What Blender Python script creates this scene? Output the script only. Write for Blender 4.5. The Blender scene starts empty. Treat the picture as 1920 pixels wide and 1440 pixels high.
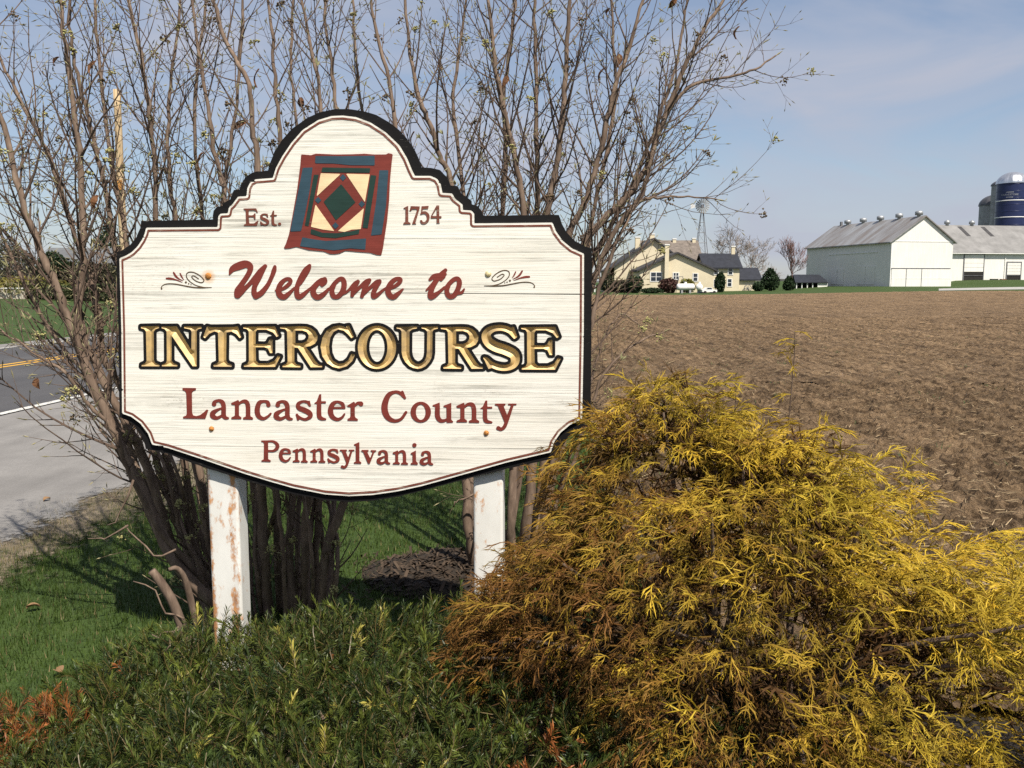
import bpy, math, random
import numpy as np
from mathutils import Vector, Matrix

# ------------------------------------------------------------------ camera, sky, sun, exposure
SC = bpy.context.scene
COL = SC.collection
FPX = 1640.0                      # focal length in photo pixels (photo 1920 wide)
PITCH = math.radians(6.61)
EYE = np.array([0.0, 0.0, 1.60])
cam_d = bpy.data.cameras.new('camera')
cam_d.sensor_width = 36.0
cam_d.lens = 36.0 * FPX / 1920.0
cam_d.clip_start = 0.05
cam_d.clip_end = 5000.0
cam = bpy.data.objects.new('camera', cam_d)
cam.location = EYE
cam.rotation_euler = (math.radians(90) - PITCH, 0, 0)
COL.objects.link(cam)
SC.camera = cam

SUN_EL = math.radians(55)
SUN_AZ = math.radians(29)         # to the right of straight behind the camera
to_sun = Vector((math.sin(SUN_AZ) * math.cos(SUN_EL), -math.cos(SUN_AZ) * math.cos(SUN_EL), math.sin(SUN_EL)))
world = bpy.data.worlds.new('World')
SC.world = world
world.use_nodes = True
wn, wl = world.node_tree.nodes, world.node_tree.links
wn.clear()
w_out = wn.new('ShaderNodeOutputWorld')
w_bg = wn.new('ShaderNodeBackground')
w_sky = wn.new('ShaderNodeTexSky')
w_sky.sky_type = 'NISHITA'
w_sky.sun_disc = False
w_sky.sun_elevation = SUN_EL
w_sky.sun_rotation = math.pi - SUN_AZ
w_sky.altitude = 120
w_sky.air_density = 1.0
w_sky.dust_density = 0.6
w_sky.ozone_density = 2.2
# thin high cloud: noise on the sky direction, stretched sideways
w_tc = wn.new('ShaderNodeTexCoord')
w_map = wn.new('ShaderNodeMapping')
w_map.inputs['Scale'].default_value = (1.6, 1.6, 5.0)
w_map.inputs['Rotation'].default_value = (0.0, 0.22, 0.0)
w_n1 = wn.new('ShaderNodeTexNoise')
w_n1.inputs['Scale'].default_value = 2.1
w_n1.inputs['Detail'].default_value = 5
w_n1.inputs['Roughness'].default_value = 0.55
w_n1.inputs['Distortion'].default_value = 0.5
w_ramp = wn.new('ShaderNodeValToRGB')
w_ramp.color_ramp.elements[0].position = 0.40
w_ramp.color_ramp.elements[0].color = (0.30, 0.30, 0.30, 1)
w_ramp.color_ramp.elements[1].position = 0.66
w_ramp.color_ramp.elements[1].color = (0.92, 0.92, 0.92, 1)
w_mix = wn.new('ShaderNodeMix')
w_mix.data_type = 'RGBA'
w_mix.inputs['B'].default_value = (4.2, 4.45, 5.3, 1)
wl.new(w_tc.outputs['Generated'], w_map.inputs['Vector'])
wl.new(w_map.outputs['Vector'], w_n1.inputs['Vector'])
wl.new(w_n1.outputs['Fac'], w_ramp.inputs['Fac'])
wl.new(w_ramp.outputs['Color'], w_mix.inputs['Factor'])
wl.new(w_sky.outputs['Color'], w_mix.inputs['A'])
wl.new(w_mix.outputs['Result'], w_bg.inputs['Color'])
w_bg.inputs['Strength'].default_value = 0.080
wl.new(w_bg.outputs['Background'], w_out.inputs['Surface'])

sun_d = bpy.data.lights.new('sun', 'SUN')
sun_d.energy = 5.0
sun_d.angle = math.radians(0.53)
sun_d.color = (1.0, 0.93, 0.82)
sun = bpy.data.objects.new('sun', sun_d)
sun.rotation_euler = to_sun.to_track_quat('Z', 'Y').to_euler()
sun.location = (6, -8, 14)
COL.objects.link(sun)

SC.view_settings.view_transform = 'Standard'
SC.view_settings.look = 'None'
SC.view_settings.exposure = 0.54
SC.view_settings.gamma = 1.0
SC.view_settings.use_curve_mapping = False
SC.render.engine = 'CYCLES'
SC.cycles.use_denoising = False
SC.cycles.max_bounces = 6
SC.cycles.diffuse_bounces = 3
SC.cycles.glossy_bounces = 2

# ------------------------------------------------------------------ helpers
rng = np.random.default_rng(11)
CP, SP = math.cos(PITCH), math.sin(PITCH)


def ray(px, py):
    px = np.asarray(px, float); py = np.asarray(py, float)
    a = (px - 960.0) / FPX
    b = (py - 720.0) / FPX
    return np.stack([a + 0 * b, CP - b * SP + 0 * a, -SP - b * CP + 0 * a], -1)


def at_depth(px, py, Y):
    """measured place of a thing that stands at forward distance Y"""
    d = ray(px, py)
    return EYE + d * (np.asarray(Y, float) / d[..., 1])[..., None]


def on_ground(px, py, z=0.0):
    d = ray(px, py)
    return EYE + d * ((z - EYE[2]) / d[..., 2])[..., None]


def link(o, parent=None):
    COL.objects.link(o)
    if parent is not None:
        o.parent = parent
    return o


def tag(o, label=None, cat=None, group=None, kind=None):
    if label: o['label'] = label
    if cat: o['category'] = cat
    if group: o['group'] = group
    if kind: o['kind'] = kind
    return o


def thing(name, label, cat, loc=(0, 0, 0), group=None, rz=0.0):
    o = bpy.data.objects.new(name, None)
    o.empty_display_size = 0.2
    o.location = loc
    o.rotation_euler = (0, 0, rz)
    link(o)
    return tag(o, label, cat, group)


def np_mesh(name, V, faces, smooth=False, tint=None, mats=None, midx=None):
    """faces: list of int arrays (n,3) / (n,4); tint: per-vertex rgb"""
    V = np.asarray(V, np.float32)
    me = bpy.data.meshes.new(name)
    faces = [np.asarray(f, np.int32) for f in faces if len(f)]
    loops = np.concatenate([f.ravel() for f in faces])
    tot = np.concatenate([np.full(len(f), f.shape[1], np.int32) for f in faces])
    start = np.concatenate([[0], np.cumsum(tot)[:-1]]).astype(np.int32)
    me.vertices.add(len(V))
    me.vertices.foreach_set('co', V.ravel())
    me.loops.add(len(loops))
    me.loops.foreach_set('vertex_index', loops)
    me.polygons.add(len(tot))
    me.polygons.foreach_set('loop_start', start)
    me.polygons.foreach_set('loop_total', tot)
    me.polygons.foreach_set('use_smooth', np.full(len(tot), bool(smooth)))
    if midx is not None:
        me.polygons.foreach_set('material_index', np.asarray(midx, np.int32))
    me.update(calc_edges=True)
    if tint is not None:
        ca = me.color_attributes.new('tint', 'FLOAT_COLOR', 'POINT')
        c = np.ones((len(V), 4), np.float32)
        c[:, :3] = tint
        ca.data.foreach_set('color', c.ravel())
    for m in (mats or []):
        me.materials.append(m)
    return me


class Acc:
    """collects triangles and quads into ONE mesh"""
    def __init__(self):
        self.V, self.Q, self.T, self.C, self.n = [], [], [], [], 0

    def add(self, V, Q=None, T=None, col=None):
        V = np.asarray(V, np.float32)
        if Q is not None and len(Q): self.Q.append(np.asarray(Q, np.int64) + self.n)
        if T is not None and len(T): self.T.append(np.asarray(T, np.int64) + self.n)
        self.V.append(V)
        if col is None: col = (1, 1, 1)
        c = np.asarray(col, np.float32)
        self.C.append(np.broadcast_to(c, (len(V), 3)) if c.ndim == 1 else c)
        self.n += len(V)
        return self

    def box(self, x0, y0, z0, x1, y1, z1, M=None, col=None):
        V = np.array([[x0, y0, z0], [x1, y0, z0], [x1, y1, z0], [x0, y1, z0], [x0, y0, z1], [x1, y0, z1], [x1, y1, z1], [x0, y1, z1]], float)
        if M is not None: V = V @ M[0].T + M[1]
        return self.add(V, [[0, 3, 2, 1], [4, 5, 6, 7], [0, 1, 5, 4], [1, 2, 6, 5], [2, 3, 7, 6], [3, 0, 4, 7]], col=col)

    def build(self, name, mat, parent=None, smooth=False, origin=None, kind=None, use_tint=False):
        if self.n == 0: return None
        V = np.concatenate(self.V)
        if origin is not None: V = V - np.asarray(origin, np.float32)
        fs = []
        if self.Q: fs.append(np.concatenate(self.Q))
        if self.T: fs.append(np.concatenate(self.T))
        me = np_mesh(name, V, fs, smooth, np.concatenate(self.C) if use_tint else None, [mat])
        o = bpy.data.objects.new(name, me)
        if origin is not None: o.location = origin
        link(o, parent)
        if kind: o['kind'] = kind
        return o


def frames(P):
    T = np.gradient(P, axis=0)
    T /= np.linalg.norm(T, axis=1)[:, None] + 1e-12
    m = T.mean(0)
    ref = np.eye(3)[np.argmin(np.abs(m))]
    N = np.cross(T, ref); N /= np.linalg.norm(N, axis=1)[:, None] + 1e-12
    return T, N, np.cross(T, N)


def tube(P, R, sides=6, cap=True):
    P = np.asarray(P, float); R = np.asarray(R, float)
    n = len(P)
    T, N, B = frames(P)
    a = np.arange(sides) * 2 * math.pi / sides
    ring = N[:, None, :] * np.cos(a)[None, :, None] + B[:, None, :] * np.sin(a)[None, :, None]
    V = (P[:, None, :] + ring * R[:, None, None]).reshape(-1, 3)
    i = np.arange(n - 1)[:, None] * sides
    j = np.arange(sides)[None, :]
    k = (j + 1) % sides
    Q = np.stack([i + j, i + k, i + sides + k, i + sides + j], -1).reshape(-1, 4)
    Tr = []
    if cap:
        V = np.concatenate([V, P[:1], P[-1:]])
        b, e = n * sides, n * sides + 1
        for s in range(sides):
            Tr.append([b, (s + 1) % sides, s])
            Tr.append([e, (n - 1) * sides + s, (n - 1) * sides + (s + 1) % sides])
    return V, Q, (np.array(Tr) if cap else None)


def catmull(P, n=8, closed=False):
    P = np.asarray(P, float)
    if closed:
        Q = np.concatenate([P[-1:], P, P[:2]])
    else:
        Q = np.concatenate([2 * P[:1] - P[1:2], P, 2 * P[-1:] - P[-2:-1]])
    out = []
    t = np.linspace(0, 1, n, endpoint=False)[:, None]
    for i in range(len(Q) - 3):
        a, b, c, d = Q[i:i + 4]
        out.append(0.5 * ((2 * b) + (c - a) * t + (2 * a - 5 * b + 4 * c - d) * t ** 2 + (3 * b - a - 3 * c + d) * t ** 3))
    if not closed: out.append(P[-1:])
    return np.concatenate(out)


def vnoise(x, y, seed=0):
    """smooth value noise, vectorised"""
    x = np.asarray(x, float); y = np.asarray(y, float)
    xi = np.floor(x).astype(np.int64); yi = np.floor(y).astype(np.int64)
    fx = x - xi; fy = y - yi
    fx = fx * fx * (3 - 2 * fx); fy = fy * fy * (3 - 2 * fy)

    def h(a, b):
        n = (a * 374761393 + b * 668265263 + seed * 974634777) & 0xFFFFFFFF
        n = ((n ^ (n >> 13)) * 1274126177) & 0xFFFFFFFF
        n = n ^ (n >> 16)
        return (n & 0xFFFF) / 65535.0
    return (h(xi, yi) * (1 - fx) + h(xi + 1, yi) * fx) * (1 - fy) + (h(xi, yi + 1) * (1 - fx) + h(xi + 1, yi + 1) * fx) * fy


def sstep(a, b, x):
    t = np.clip((np.asarray(x, float) - a) / (b - a), 0, 1)
    return t * t * (3 - 2 * t)


def rotz(a):
    c, s = math.cos(a), math.sin(a)
    return np.array([[c, -s, 0], [s, c, 0], [0, 0, 1.0]])


# ------------------------------------------------------------------ materials
class NT:
    def __init__(self, name):
        self.m = bpy.data.materials.new(name)
        self.m.use_nodes = True
        self.n, self.l = self.m.node_tree.nodes, self.m.node_tree.links
        self.b = self.n['Principled BSDF']
        self.b.inputs['Specular IOR Level'].default_value = 0.35

    def new(self, t, **kw):
        n = self.n.new('ShaderNode' + t)
        for k, v in kw.items():
            if k.startswith('_'): setattr(n, k[1:], v)
            else: n.inputs[k.replace('__', ' ')].default_value = v
        return n

    def lk(self, a, b):
        self.l.new(a, b)

    def coords(self, scale=(1, 1, 1), kind='Object', rot=(0, 0, 0)):
        t = self.new('TexCoord')
        mp = self.new('Mapping')
        mp.inputs['Scale'].default_value = scale
        mp.inputs['Rotation'].default_value = rot
        if kind == 'World':
            g = self.new('NewGeometry')
            self.lk(g.outputs['Position'], mp.inputs['Vector'])
        else:
            self.lk(t.outputs[kind], mp.inputs['Vector'])
        return mp.outputs['Vector']

    def noise(self, vec, scale, detail=4, rough=0.55, dist=0.0):
        n = self.new('TexNoise', Scale=scale, Detail=detail, Roughness=rough, Distortion=dist)
        self.lk(vec, n.inputs['Vector'])
        return n.outputs['Fac']

    def ramp(self, fac, stops):
        r = self.new('ValToRGB')
        e = r.color_ramp.elements
        while len(e) < len(stops): e.new(0.5)
        for el, (p, c) in zip(e, stops):
            el.position = p
            el.color = (*c, 1) if len(c) == 3 else c
        self.lk(fac, r.inputs['Fac'])
        return r.outputs['Color']

    def mix(self, fac, a, b, mode='MIX'):
        m = self.new('Mix', _data_type='RGBA', _blend_type=mode)
        for k, v in (('Factor', fac), ('A', a), ('B', b)):
            if hasattr(v, 'is_output'): self.lk(v, m.inputs[k])
            elif k == 'Factor': m.inputs[k].default_value = v
            else: m.inputs[k].default_value = (*v, 1)
        return m.outputs['Result']

    def math(self, op, a, b=0.0, clamp=False):
        m = self.new('Math', _operation=op)
        m.use_clamp = clamp
        for i, v in enumerate((a, b)):
            if hasattr(v, 'is_output'): self.lk(v, m.inputs[i])
            else: m.inputs[i].default_value = v
        return m.outputs[0]

    def bump(self, h, strength=0.3, dist=0.01):
        b = self.new('Bump', Strength=strength, Distance=dist)
        self.lk(h, b.inputs['Height'])
        self.lk(b.outputs['Normal'], self.b.inputs['Normal'])

    def col(self, c):
        if hasattr(c, 'is_output'): self.lk(c, self.b.inputs['Base Color'])
        else: self.b.inputs['Base Color'].default_value = (*c, 1)

    def set(self, rough=0.7, metal=0.0, spec=None):
        self.b.inputs['Roughness'].default_value = rough
        self.b.inputs['Metallic'].default_value = metal
        if spec is not None: self.b.inputs['Specular IOR Level'].default_value = spec
        return self


def plain(name, c, rough=0.75, var=0.12, scale=8.0, bump=0.0, metal=0.0, bdist=0.01, spec=None, kind='World'):
    """a base colour broken up by noise, optional fine relief"""
    t = NT(name).set(rough, metal, spec)
    v = t.coords(kind=kind)
    f = t.noise(v, scale, 5, 0.6)
    lo = tuple(max(0, x * (1 - var * 1.6)) for x in c)
    hi = tuple(min(1, x * (1 + var * 1.3)) for x in c)
    t.col(t.ramp(f, [(0.3, lo), (0.7, hi)]))
    if bump: t.bump(t.noise(v, scale * 3, 4, 0.6), bump, bdist)
    return t.m


def tinted(name, c, rough=0.6, spec=0.35, trans=0.0, var=0.15, scale=30):
    """base colour times the vertex attribute 'tint'"""
    t = NT(name).set(rough, 0, spec)
    a = t.new('Attribute', _attribute_name='tint')
    v = t.coords(kind='World')
    f = t.noise(v, scale, 3, 0.5)
    base = t.ramp(f, [(0.3, tuple(x * (1 - var) for x in c)), (0.7, tuple(min(1, x * (1 + var)) for x in c))])
    full = t.mix(1.0, base, a.outputs['Color'], 'MULTIPLY')
    t.col(full)
    if trans:
        tr = t.new('BsdfTranslucent')
        t.lk(full, tr.inputs['Color'])
        ms = t.new('MixShader', Fac=trans)
        t.lk(t.b.outputs[0], ms.inputs[1])
        t.lk(tr.outputs[0], ms.inputs[2])
        t.lk(ms.outputs[0], t.n['Material Output'].inputs['Surface'])
    return t.m

# ------------------------------------------------------------------ terrain, ground, road, field
def terrain(x, y):
    x = np.asarray(x, float); y = np.asarray(y, float)
    h = 0.50 * sstep(22, 60, x) * sstep(45, 112, y)
    h = h + 0.45 * sstep(52, 62, x) * sstep(112, 145, y)
    h = h + 1.15 * sstep(76, 86, x) * sstep(140, 160, y)
    h = h + 0.5 * sstep(-30, -60, x) * sstep(40, 75, y)
    return h


def grid_mesh(xs, ys, zf):
    X, Y = np.meshgrid(xs, ys)
    Z = zf(X, Y)
    V = np.stack([X, Y, Z], -1).reshape(-1, 3)
    nx, ny = len(xs), len(ys)
    i = np.arange(ny - 1)[:, None] * nx + np.arange(nx - 1)[None, :]
    Q = np.stack([i, i + 1, i + nx + 1, i + nx], -1).reshape(-1, 4)
    return V, Q


FIELD_L = [(0.70, 3.0), (0.72, 7.5), (1.0, 12.0), (1.3, 16.0), (3.6, 50.0), (8.8, 112.0)]     # left boundary of the field (x at y)


def field_left(y):
    return np.interp(y, [p[1] for p in FIELD_L], [p[0] for p in FIELD_L])


def mat_grass(name, c1, c2, c3, scale=2.0):
    t = NT(name).set(0.85, 0, 0.2)
    v = t.coords(kind='World')
    big = t.noise(v, scale * 0.25, 4, 0.6)
    mid = t.noise(v, scale * 3.0, 5, 0.65)
    fine = t.noise(v, scale * 30, 3, 0.6)
    a = t.ramp(mid, [(0.32, c1), (0.55, c2), (0.75, c3)])
    a = t.mix(t.math('MULTIPLY', big, 0.5), a, c1)
    a = t.mix(0.55, a, t.ramp(fine, [(0.3, (0.45, 0.45, 0.45)), (0.7, (1.25, 1.25, 1.2))]), 'MULTIPLY')
    t.col(a)
    t.bump(fine, 0.5, 0.03)
    return t.m


M_LAWN = mat_grass('lawn_grass', (0.032, 0.056, 0.013), (0.052, 0.086, 0.019), (0.085, 0.108, 0.034))
gx = np.unique(np.concatenate([np.linspace(-1800, -120, 15), np.linspace(-120, 140, 66), np.linspace(140, 1800, 15)]))
gy = np.unique(np.concatenate([np.linspace(-60, 20, 10), np.linspace(20, 200, 46), np.linspace(200, 3000, 18)]))
V, Q = grid_mesh(gx, gy, lambda x, y: terrain(x, y) - 0.07 * ((x > field_left(y) + 3) & (y > 2) & (y < 111) & (x < 135)))
a = Acc().add(V, Q)
ground = a.build('ground', M_LAWN, smooth=True)
tag(ground, 'green lawn and grassland reaching to the horizon', kind='structure')

# road: straight, heading slightly right of the view; s = x - 0.073 y is the offset across it
def strip(name, s0, s1, y0, y1, z, mat, kind='structure', wob0=0.0, wob1=0.0, seed=1, step=0.5, parent=None, fade=None):
    far = np.linspace(60, y1, 30) if y1 > 60 else np.array([])
    ys = np.concatenate([np.arange(y0, min(60, y1), step), far])
    A = Acc()
    m = 7
    rows = []
    for k in range(m):
        f = k / (m - 1)
        s = s0 + (s1 - s0) * f
        w = wob0 * (1 - f) * (vnoise(ys * 1.3, ys * 0 + seed, seed) + 0.6 * vnoise(ys * 5, ys * 0 + seed, seed + 5) - 0.8) + wob1 * f * (vnoise(ys * 1.1, ys * 0 + seed + 3, seed + 2) + 0.6 * vnoise(ys * 4.3, ys * 0, seed + 7) - 0.8)
        zz = z + 0 * ys
        rows.append(np.stack([s + 0.073 * ys + w, ys, zz], -1))
    V = np.stack(rows, 1).reshape(-1, 3)
    n = len(ys)
    i = np.arange(n - 1)[:, None] * m + np.arange(m - 1)[None, :]
    Q = np.stack([i, i + 1, i + m + 1, i + m], -1).reshape(-1, 4)
    if fade is not None:
        A.add(V, Q, None, np.tile(np.asarray(fade, float), n)[:, None] * np.ones(3))
    else: A.add(V, Q)
    o = A.build(name, mat, parent, use_tint=fade is not None)
    if kind: o['kind'] = kind
    return o


def fading(t, s1, s2):
    # loose material thinning out over the ground: real gaps, by noise and by the cover painted on the strip ('tint')
    a = t.new('Attribute', _attribute_name='tint')
    n1 = t.noise(t.coords(kind='World'), s1, 5, 0.7); n2 = t.noise(t.coords(kind='World'), s2, 3, 0.7)
    nn = t.math('ADD', t.math('MULTIPLY', n1, 0.6), t.math('MULTIPLY', n2, 0.4))
    lv = t.math('SUBTRACT', t.math('ADD', t.math('MULTIPLY', a.outputs['Fac'], 0.7), nn), 0.6)
    fac = t.math('MULTIPLY', lv, 9.0, True)
    tr = t.new('BsdfTransparent'); ms = t.new('MixShader')
    t.lk(fac, ms.inputs[0]); t.lk(tr.outputs[0], ms.inputs[1]); t.lk(t.b.outputs[0], ms.inputs[2])
    t.lk(ms.outputs[0], t.n['Material Output'].inputs['Surface'])


t = NT('asphalt').set(0.85, 0, 0.3)
v = t.coords(kind='World')
f1 = t.noise(v, 0.35, 4, 0.6); f2 = t.noise(v, 90, 2, 0.7); f3 = t.noise(t.coords((1.0, 0.06, 1), 'World'), 1.2, 4, 0.6)
c = t.ramp(f1, [(0.3, (0.058, 0.057, 0.060)), (0.7, (0.082, 0.080, 0.082))])
c = t.mix(0.5, c, t.ramp(f3, [(0.35, (0.75, 0.75, 0.76)), (0.65, (1.25, 1.24, 1.22))]), 'MULTIPLY')
c = t.mix(0.6, c, t.ramp(f2, [(0.3, (0.6, 0.6, 0.6)), (0.75, (1.5, 1.5, 1.5))]), 'MULTIPLY')
t.col(c); t.bump(f2, 0.4, 0.01)
M_ASPHALT = t.m
t = NT('gravel_dust').set(0.92, 0, 0.2)
v = t.coords(kind='World')
f1 = t.noise(v, 1.1, 5, 0.62); f2 = t.noise(v, 70, 3, 0.75); f3 = t.noise(t.coords((1.0, 0.13, 1), 'World', (0, 0, 0.073)), 2.3, 4, 0.6)
c = t.ramp(f1, [(0.28, (0.160, 0.154, 0.149)), (0.72, (0.240, 0.232, 0.223))])
c = t.mix(0.55, c, t.ramp(f3, [(0.3, (0.70, 0.69, 0.68)), (0.65, (1.12, 1.11, 1.10))]), 'MULTIPLY')
c = t.mix(0.35, c, t.ramp(f2, [(0.25, (0.5, 0.49, 0.48)), (0.75, (1.35, 1.33, 1.3))]), 'MULTIPLY')
t.col(c); t.bump(f2, 0.4, 0.008)
M_GRAVEL = t.m
fading(t, 4.0, 40)
t = NT('worn_verge').set(0.95, 0, 0.15)
v = t.coords(kind='World')
f1 = t.noise(v, 3.5, 5, 0.7); f2 = t.noise(v, 60, 3, 0.7)
c = t.ramp(f1, [(0.30, (0.065, 0.07, 0.028)), (0.46, (0.15, 0.125, 0.085)), (0.68, (0.23, 0.19, 0.145))])
c = t.mix(0.6, c, t.ramp(f2, [(0.25, (0.5, 0.49, 0.46)), (0.75, (1.4, 1.35, 1.3))]), 'MULTIPLY')
t.col(c); t.bump(f2, 0.7, 0.02)
M_VERGE = t.m
fading(t, 7.0, 70)


def worn_paint(name, c, cut=(0.36, 0.52), under=(0.07, 0.07, 0.07)):
    t = NT(name).set(0.75, 0, 0.3)
    v = t.coords(kind='World')
    f = t.noise(v, 22, 5, 0.75)
    t.col(t.ramp(f, [(cut[0], under), (cut[1], c)]))
    return t.m


M_WPAINT = worn_paint('road_white_paint', (0.58, 0.57, 0.53))
M_YPAINT = worn_paint('road_yellow_paint', (0.55, 0.31, 0.045), (0.25, 0.42))
strip('verge', -4.1, -2.75, -12, 240, 0.008, M_VERGE, wob0=0.1, wob1=0.30, seed=3, step=0.1, fade=(1, 1, 0.9, 0.6, 0.38, 0.15, 0.0))
strip('road', -14.0, -6.75, -20, 900, 0.012, M_ASPHALT, wob1=0.15, seed=4)
strip('gravel_shoulder', -6.86, -3.35, -12, 260, 0.018, M_GRAVEL, wob1=0.13, seed=5, step=0.1, fade=(1, 1, 1, 1, 1, 0.75, 0.0))
strip('far_shoulder', -14.85, -13.95, -20, 500, 0.016, M_GRAVEL, wob0=0.15, wob1=0.1, seed=6, fade=(0.3, 0.8, 1, 1, 1, 1, 1))
strip('road_marking', -7.02, -6.90, -20, 400, 0.024, M_WPAINT, wob0=0.02, wob1=0.02, seed=7)
strip('road_marking', -10.89, -10.77, -20, 400, 0.017, M_YPAINT, seed=8)
strip('road_marking', -11.17, -11.05, -20, 400, 0.017, M_YPAINT, seed=9)
strip('road_marking', -13.98, -13.86, -20, 400, 0.021, M_WPAINT, seed=10)

# tilled field: real clods near, coarser further off; rows run away from the camera, a little to the left
ROWDIR = np.array([-0.10, 0.995])


def soil(x, y):
    u = x * ROWDIR[1] - y * ROWDIR[0]           # across the rows
    w = x * ROWDIR[0] + y * ROWDIR[1]           # along the rows
    z = 0.034 * np.abs(np.sin(u * math.pi / 0.76 + 0.5 * vnoise(w * 0.4, u * 0.2, 8)))
    z = z - 0.045 * np.exp(-((np.mod(u + 0.3 * vnoise(w * 0.1, u * 0, 4), 3.05) - 1.5) / 0.10) ** 2)
    near = 1.0 / (1.0 + (y / 26.0) ** 2)
    n1 = vnoise(u * 3.2, w * 2.1, 1); n2 = vnoise(u * 9 + 7, w * 6, 2); n3 = vnoise(u * 22, w * 15 + 3, 3); n4 = vnoise(u * 44, w * 30, 6)
    z = z + 0.050 * (n1 - 0.5) + 0.042 * (n2 - 0.5) * (0.4 + n1) + (0.060 * np.maximum(0, n3 - 0.42) * 1.6 + 0.030 * n4) * (0.35 + 0.65 * near)
    return z


def field_z(x, y):
    edge = np.clip((x - field_left(y)) / 0.35, 0, 1) * np.clip((112.5 - y) / 1.5, 0, 1)
    return terrain(x, y) + 0.012 + (soil(x, y) + 0.03) * edge


t = NT('tilled_soil').set(0.95, 0, 0.15)
v = t.coords(kind='World')
f1 = t.noise(v, 0.12, 4, 0.6); f2 = t.noise(v, 9, 6, 0.72); f3 = t.noise(v, 60, 4, 0.7)
f4 = t.noise(t.coords((1.6, 0.16, 1), 'World', (0, 0, -0.10)), 1.0, 5, 0.65)
f5 = t.noise(t.coords((9.0, 0.5, 1), 'World', (0, 0, -0.10)), 1.0, 3, 0.6)
c = t.ramp(f2, [(0.28, (0.118, 0.080, 0.048)), (0.5, (0.240, 0.170, 0.106)), (0.74, (0.350, 0.258, 0.170))])
c = t.mix(0.55, c, t.ramp(f1, [(0.35, (0.82, 0.80, 0.78)), (0.65, (1.15, 1.12, 1.06))]), 'MULTIPLY')
c = t.mix(0.75, c, t.ramp(f4, [(0.34, (0.66, 0.64, 0.62)), (0.62, (1.15, 1.13, 1.1))]), 'MULTIPLY')
c = t.mix(0.75, c, t.ramp(f5, [(0.38, (0.52, 0.50, 0.48)), (0.60, (1.12, 1.1, 1.08))]), 'MULTIPLY')
c = t.mix(0.85, c, t.ramp(f3, [(0.30, (0.42, 0.41, 0.40)), (0.65, (1.35, 1.33, 1.3))]), 'MULTIPLY')
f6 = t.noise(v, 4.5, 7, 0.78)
c = t.mix(0.8, c, t.ramp(f6, [(0.40, (0.40, 0.38, 0.37)), (0.50, (1.06, 1.06, 1.05))]), 'MULTIPLY')  # dark flecks: damp soil, with shade between the crumbs put into the colour
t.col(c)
wv = t.new('TexWave', Scale=0.413, Distortion=3.0, Detail=3.0)
t.lk(t.coords((1, 1, 1), 'World', (0, 0, -0.10)), wv.inputs['Vector'])
t.bump(t.math('ADD', t.math('ADD', t.math('MULTIPLY', f2, 0.7), f3), t.math('MULTIPLY', wv.outputs['Fac'], 0.9)), 1.0, 0.06)
M_SOIL = t.m
A = Acc()
for (x0, x1, y0, y1, d) in ((0.7, 8.6, 3.0, 13.2, 0.036), (1.0, 24.0, 13.2, 38.0, 0.10), (2.8, 70.0, 38.0, 112.5, 0.42)):
    xs = np.arange(0, x1 - x0 + d, d) + x0
    ys = np.linspace(y0, y1, int((y1 - y0) / d) + 1)
    X, Y = np.meshgrid(xs, ys)
    L = field_left(Y)
    X = L + (X - x0) * (x1 - L) / (x1 - x0)
    Z = field_z(X, Y)
    nx, ny = len(xs), len(ys)
    i = np.arange(ny - 1)[:, None] * nx + np.arange(nx - 1)[None, :]
    A.add(np.stack([X, Y, Z], -1).reshape(-1, 3), np.stack([i, i + 1, i + nx + 1, i + nx], -1).reshape(-1, 4))
for (x0, x1, y0, y1) in ((8.6, 40, 3.0, 13.2), (24.0, 60, 13.2, 38.0), (70, 130, 38, 112.5)):
    V, Q = grid_mesh(np.linspace(x0, x1, 26), np.linspace(y0, y1, 26), lambda x, y: terrain(x, y) + 0.03)
    A.add(V, Q)
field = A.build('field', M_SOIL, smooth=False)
tag(field, 'brown tilled field with faint rows', kind='structure')

# straw and stubble lying in the field
A = Acc()
n = 3600
y = 4.2 + 24 * rng.random(n) ** 1.8
x = field_left(y) + 0.2 + rng.random(n) * (0.62 * y + 0.5 - field_left(y))
ang = rng.random(n) * math.pi * 2
ln = 0.03 + 0.09 * rng.random(n)
z = field_z(x, y) + 0.012
for i in range(n):
    d = np.array([math.cos(ang[i]), math.sin(ang[i]), 0.5 * (rng.random() - 0.25)]) * ln[i]
    p = np.array([x[i], y[i], z[i]])
    V, Q, T = tube(np.stack([p - d * 0.5, p + d * 0.5]), [0.0028, 0.0022], 3, False)
    k = 0.7 + 0.6 * rng.random()
    A.add(V, Q, T, (0.36 * k, 0.27 * k, 0.16 * k))
M_TINT = tinted('dry_tinted', (1, 1, 1), 0.8, 0.2)
o = A.build('straw_stubble', M_TINT, kind='stuff', use_tint=True)
tag(o, 'pale straw stubble scattered over the tilled soil', 'straw')
# low green weeds in the field
A = Acc()
for i in range(260):
    yy = 5 + 30 * rng.random() ** 1.5
    L = float(field_left(yy))
    xx = L + rng.random() ** 1.6 * (0.6 * yy - L)
    zz = float(field_z(np.array(xx), np.array(yy)))
    for k in range(7):
        a = rng.random() * 6.28; l = 0.03 + 0.05 * rng.random()
        b = np.array([xx + 0.05 * rng.normal(), yy + 0.05 * rng.normal(), zz])
        d = np.array([math.cos(a), math.sin(a), 0.9]) * l
        s = np.array([-math.sin(a), math.cos(a), 0]) * 0.006
        A.add(np.stack([b - s, b + s, b + d]), T=[[0, 1, 2]], col=np.array([0.055, 0.075, 0.028]) * (0.6 + 0.7 * rng.random()))
o = A.build('field_weeds', M_TINT, kind='stuff', use_tint=True)
tag(o, 'sparse low green weeds sprouting between the clods', 'weeds')

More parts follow.
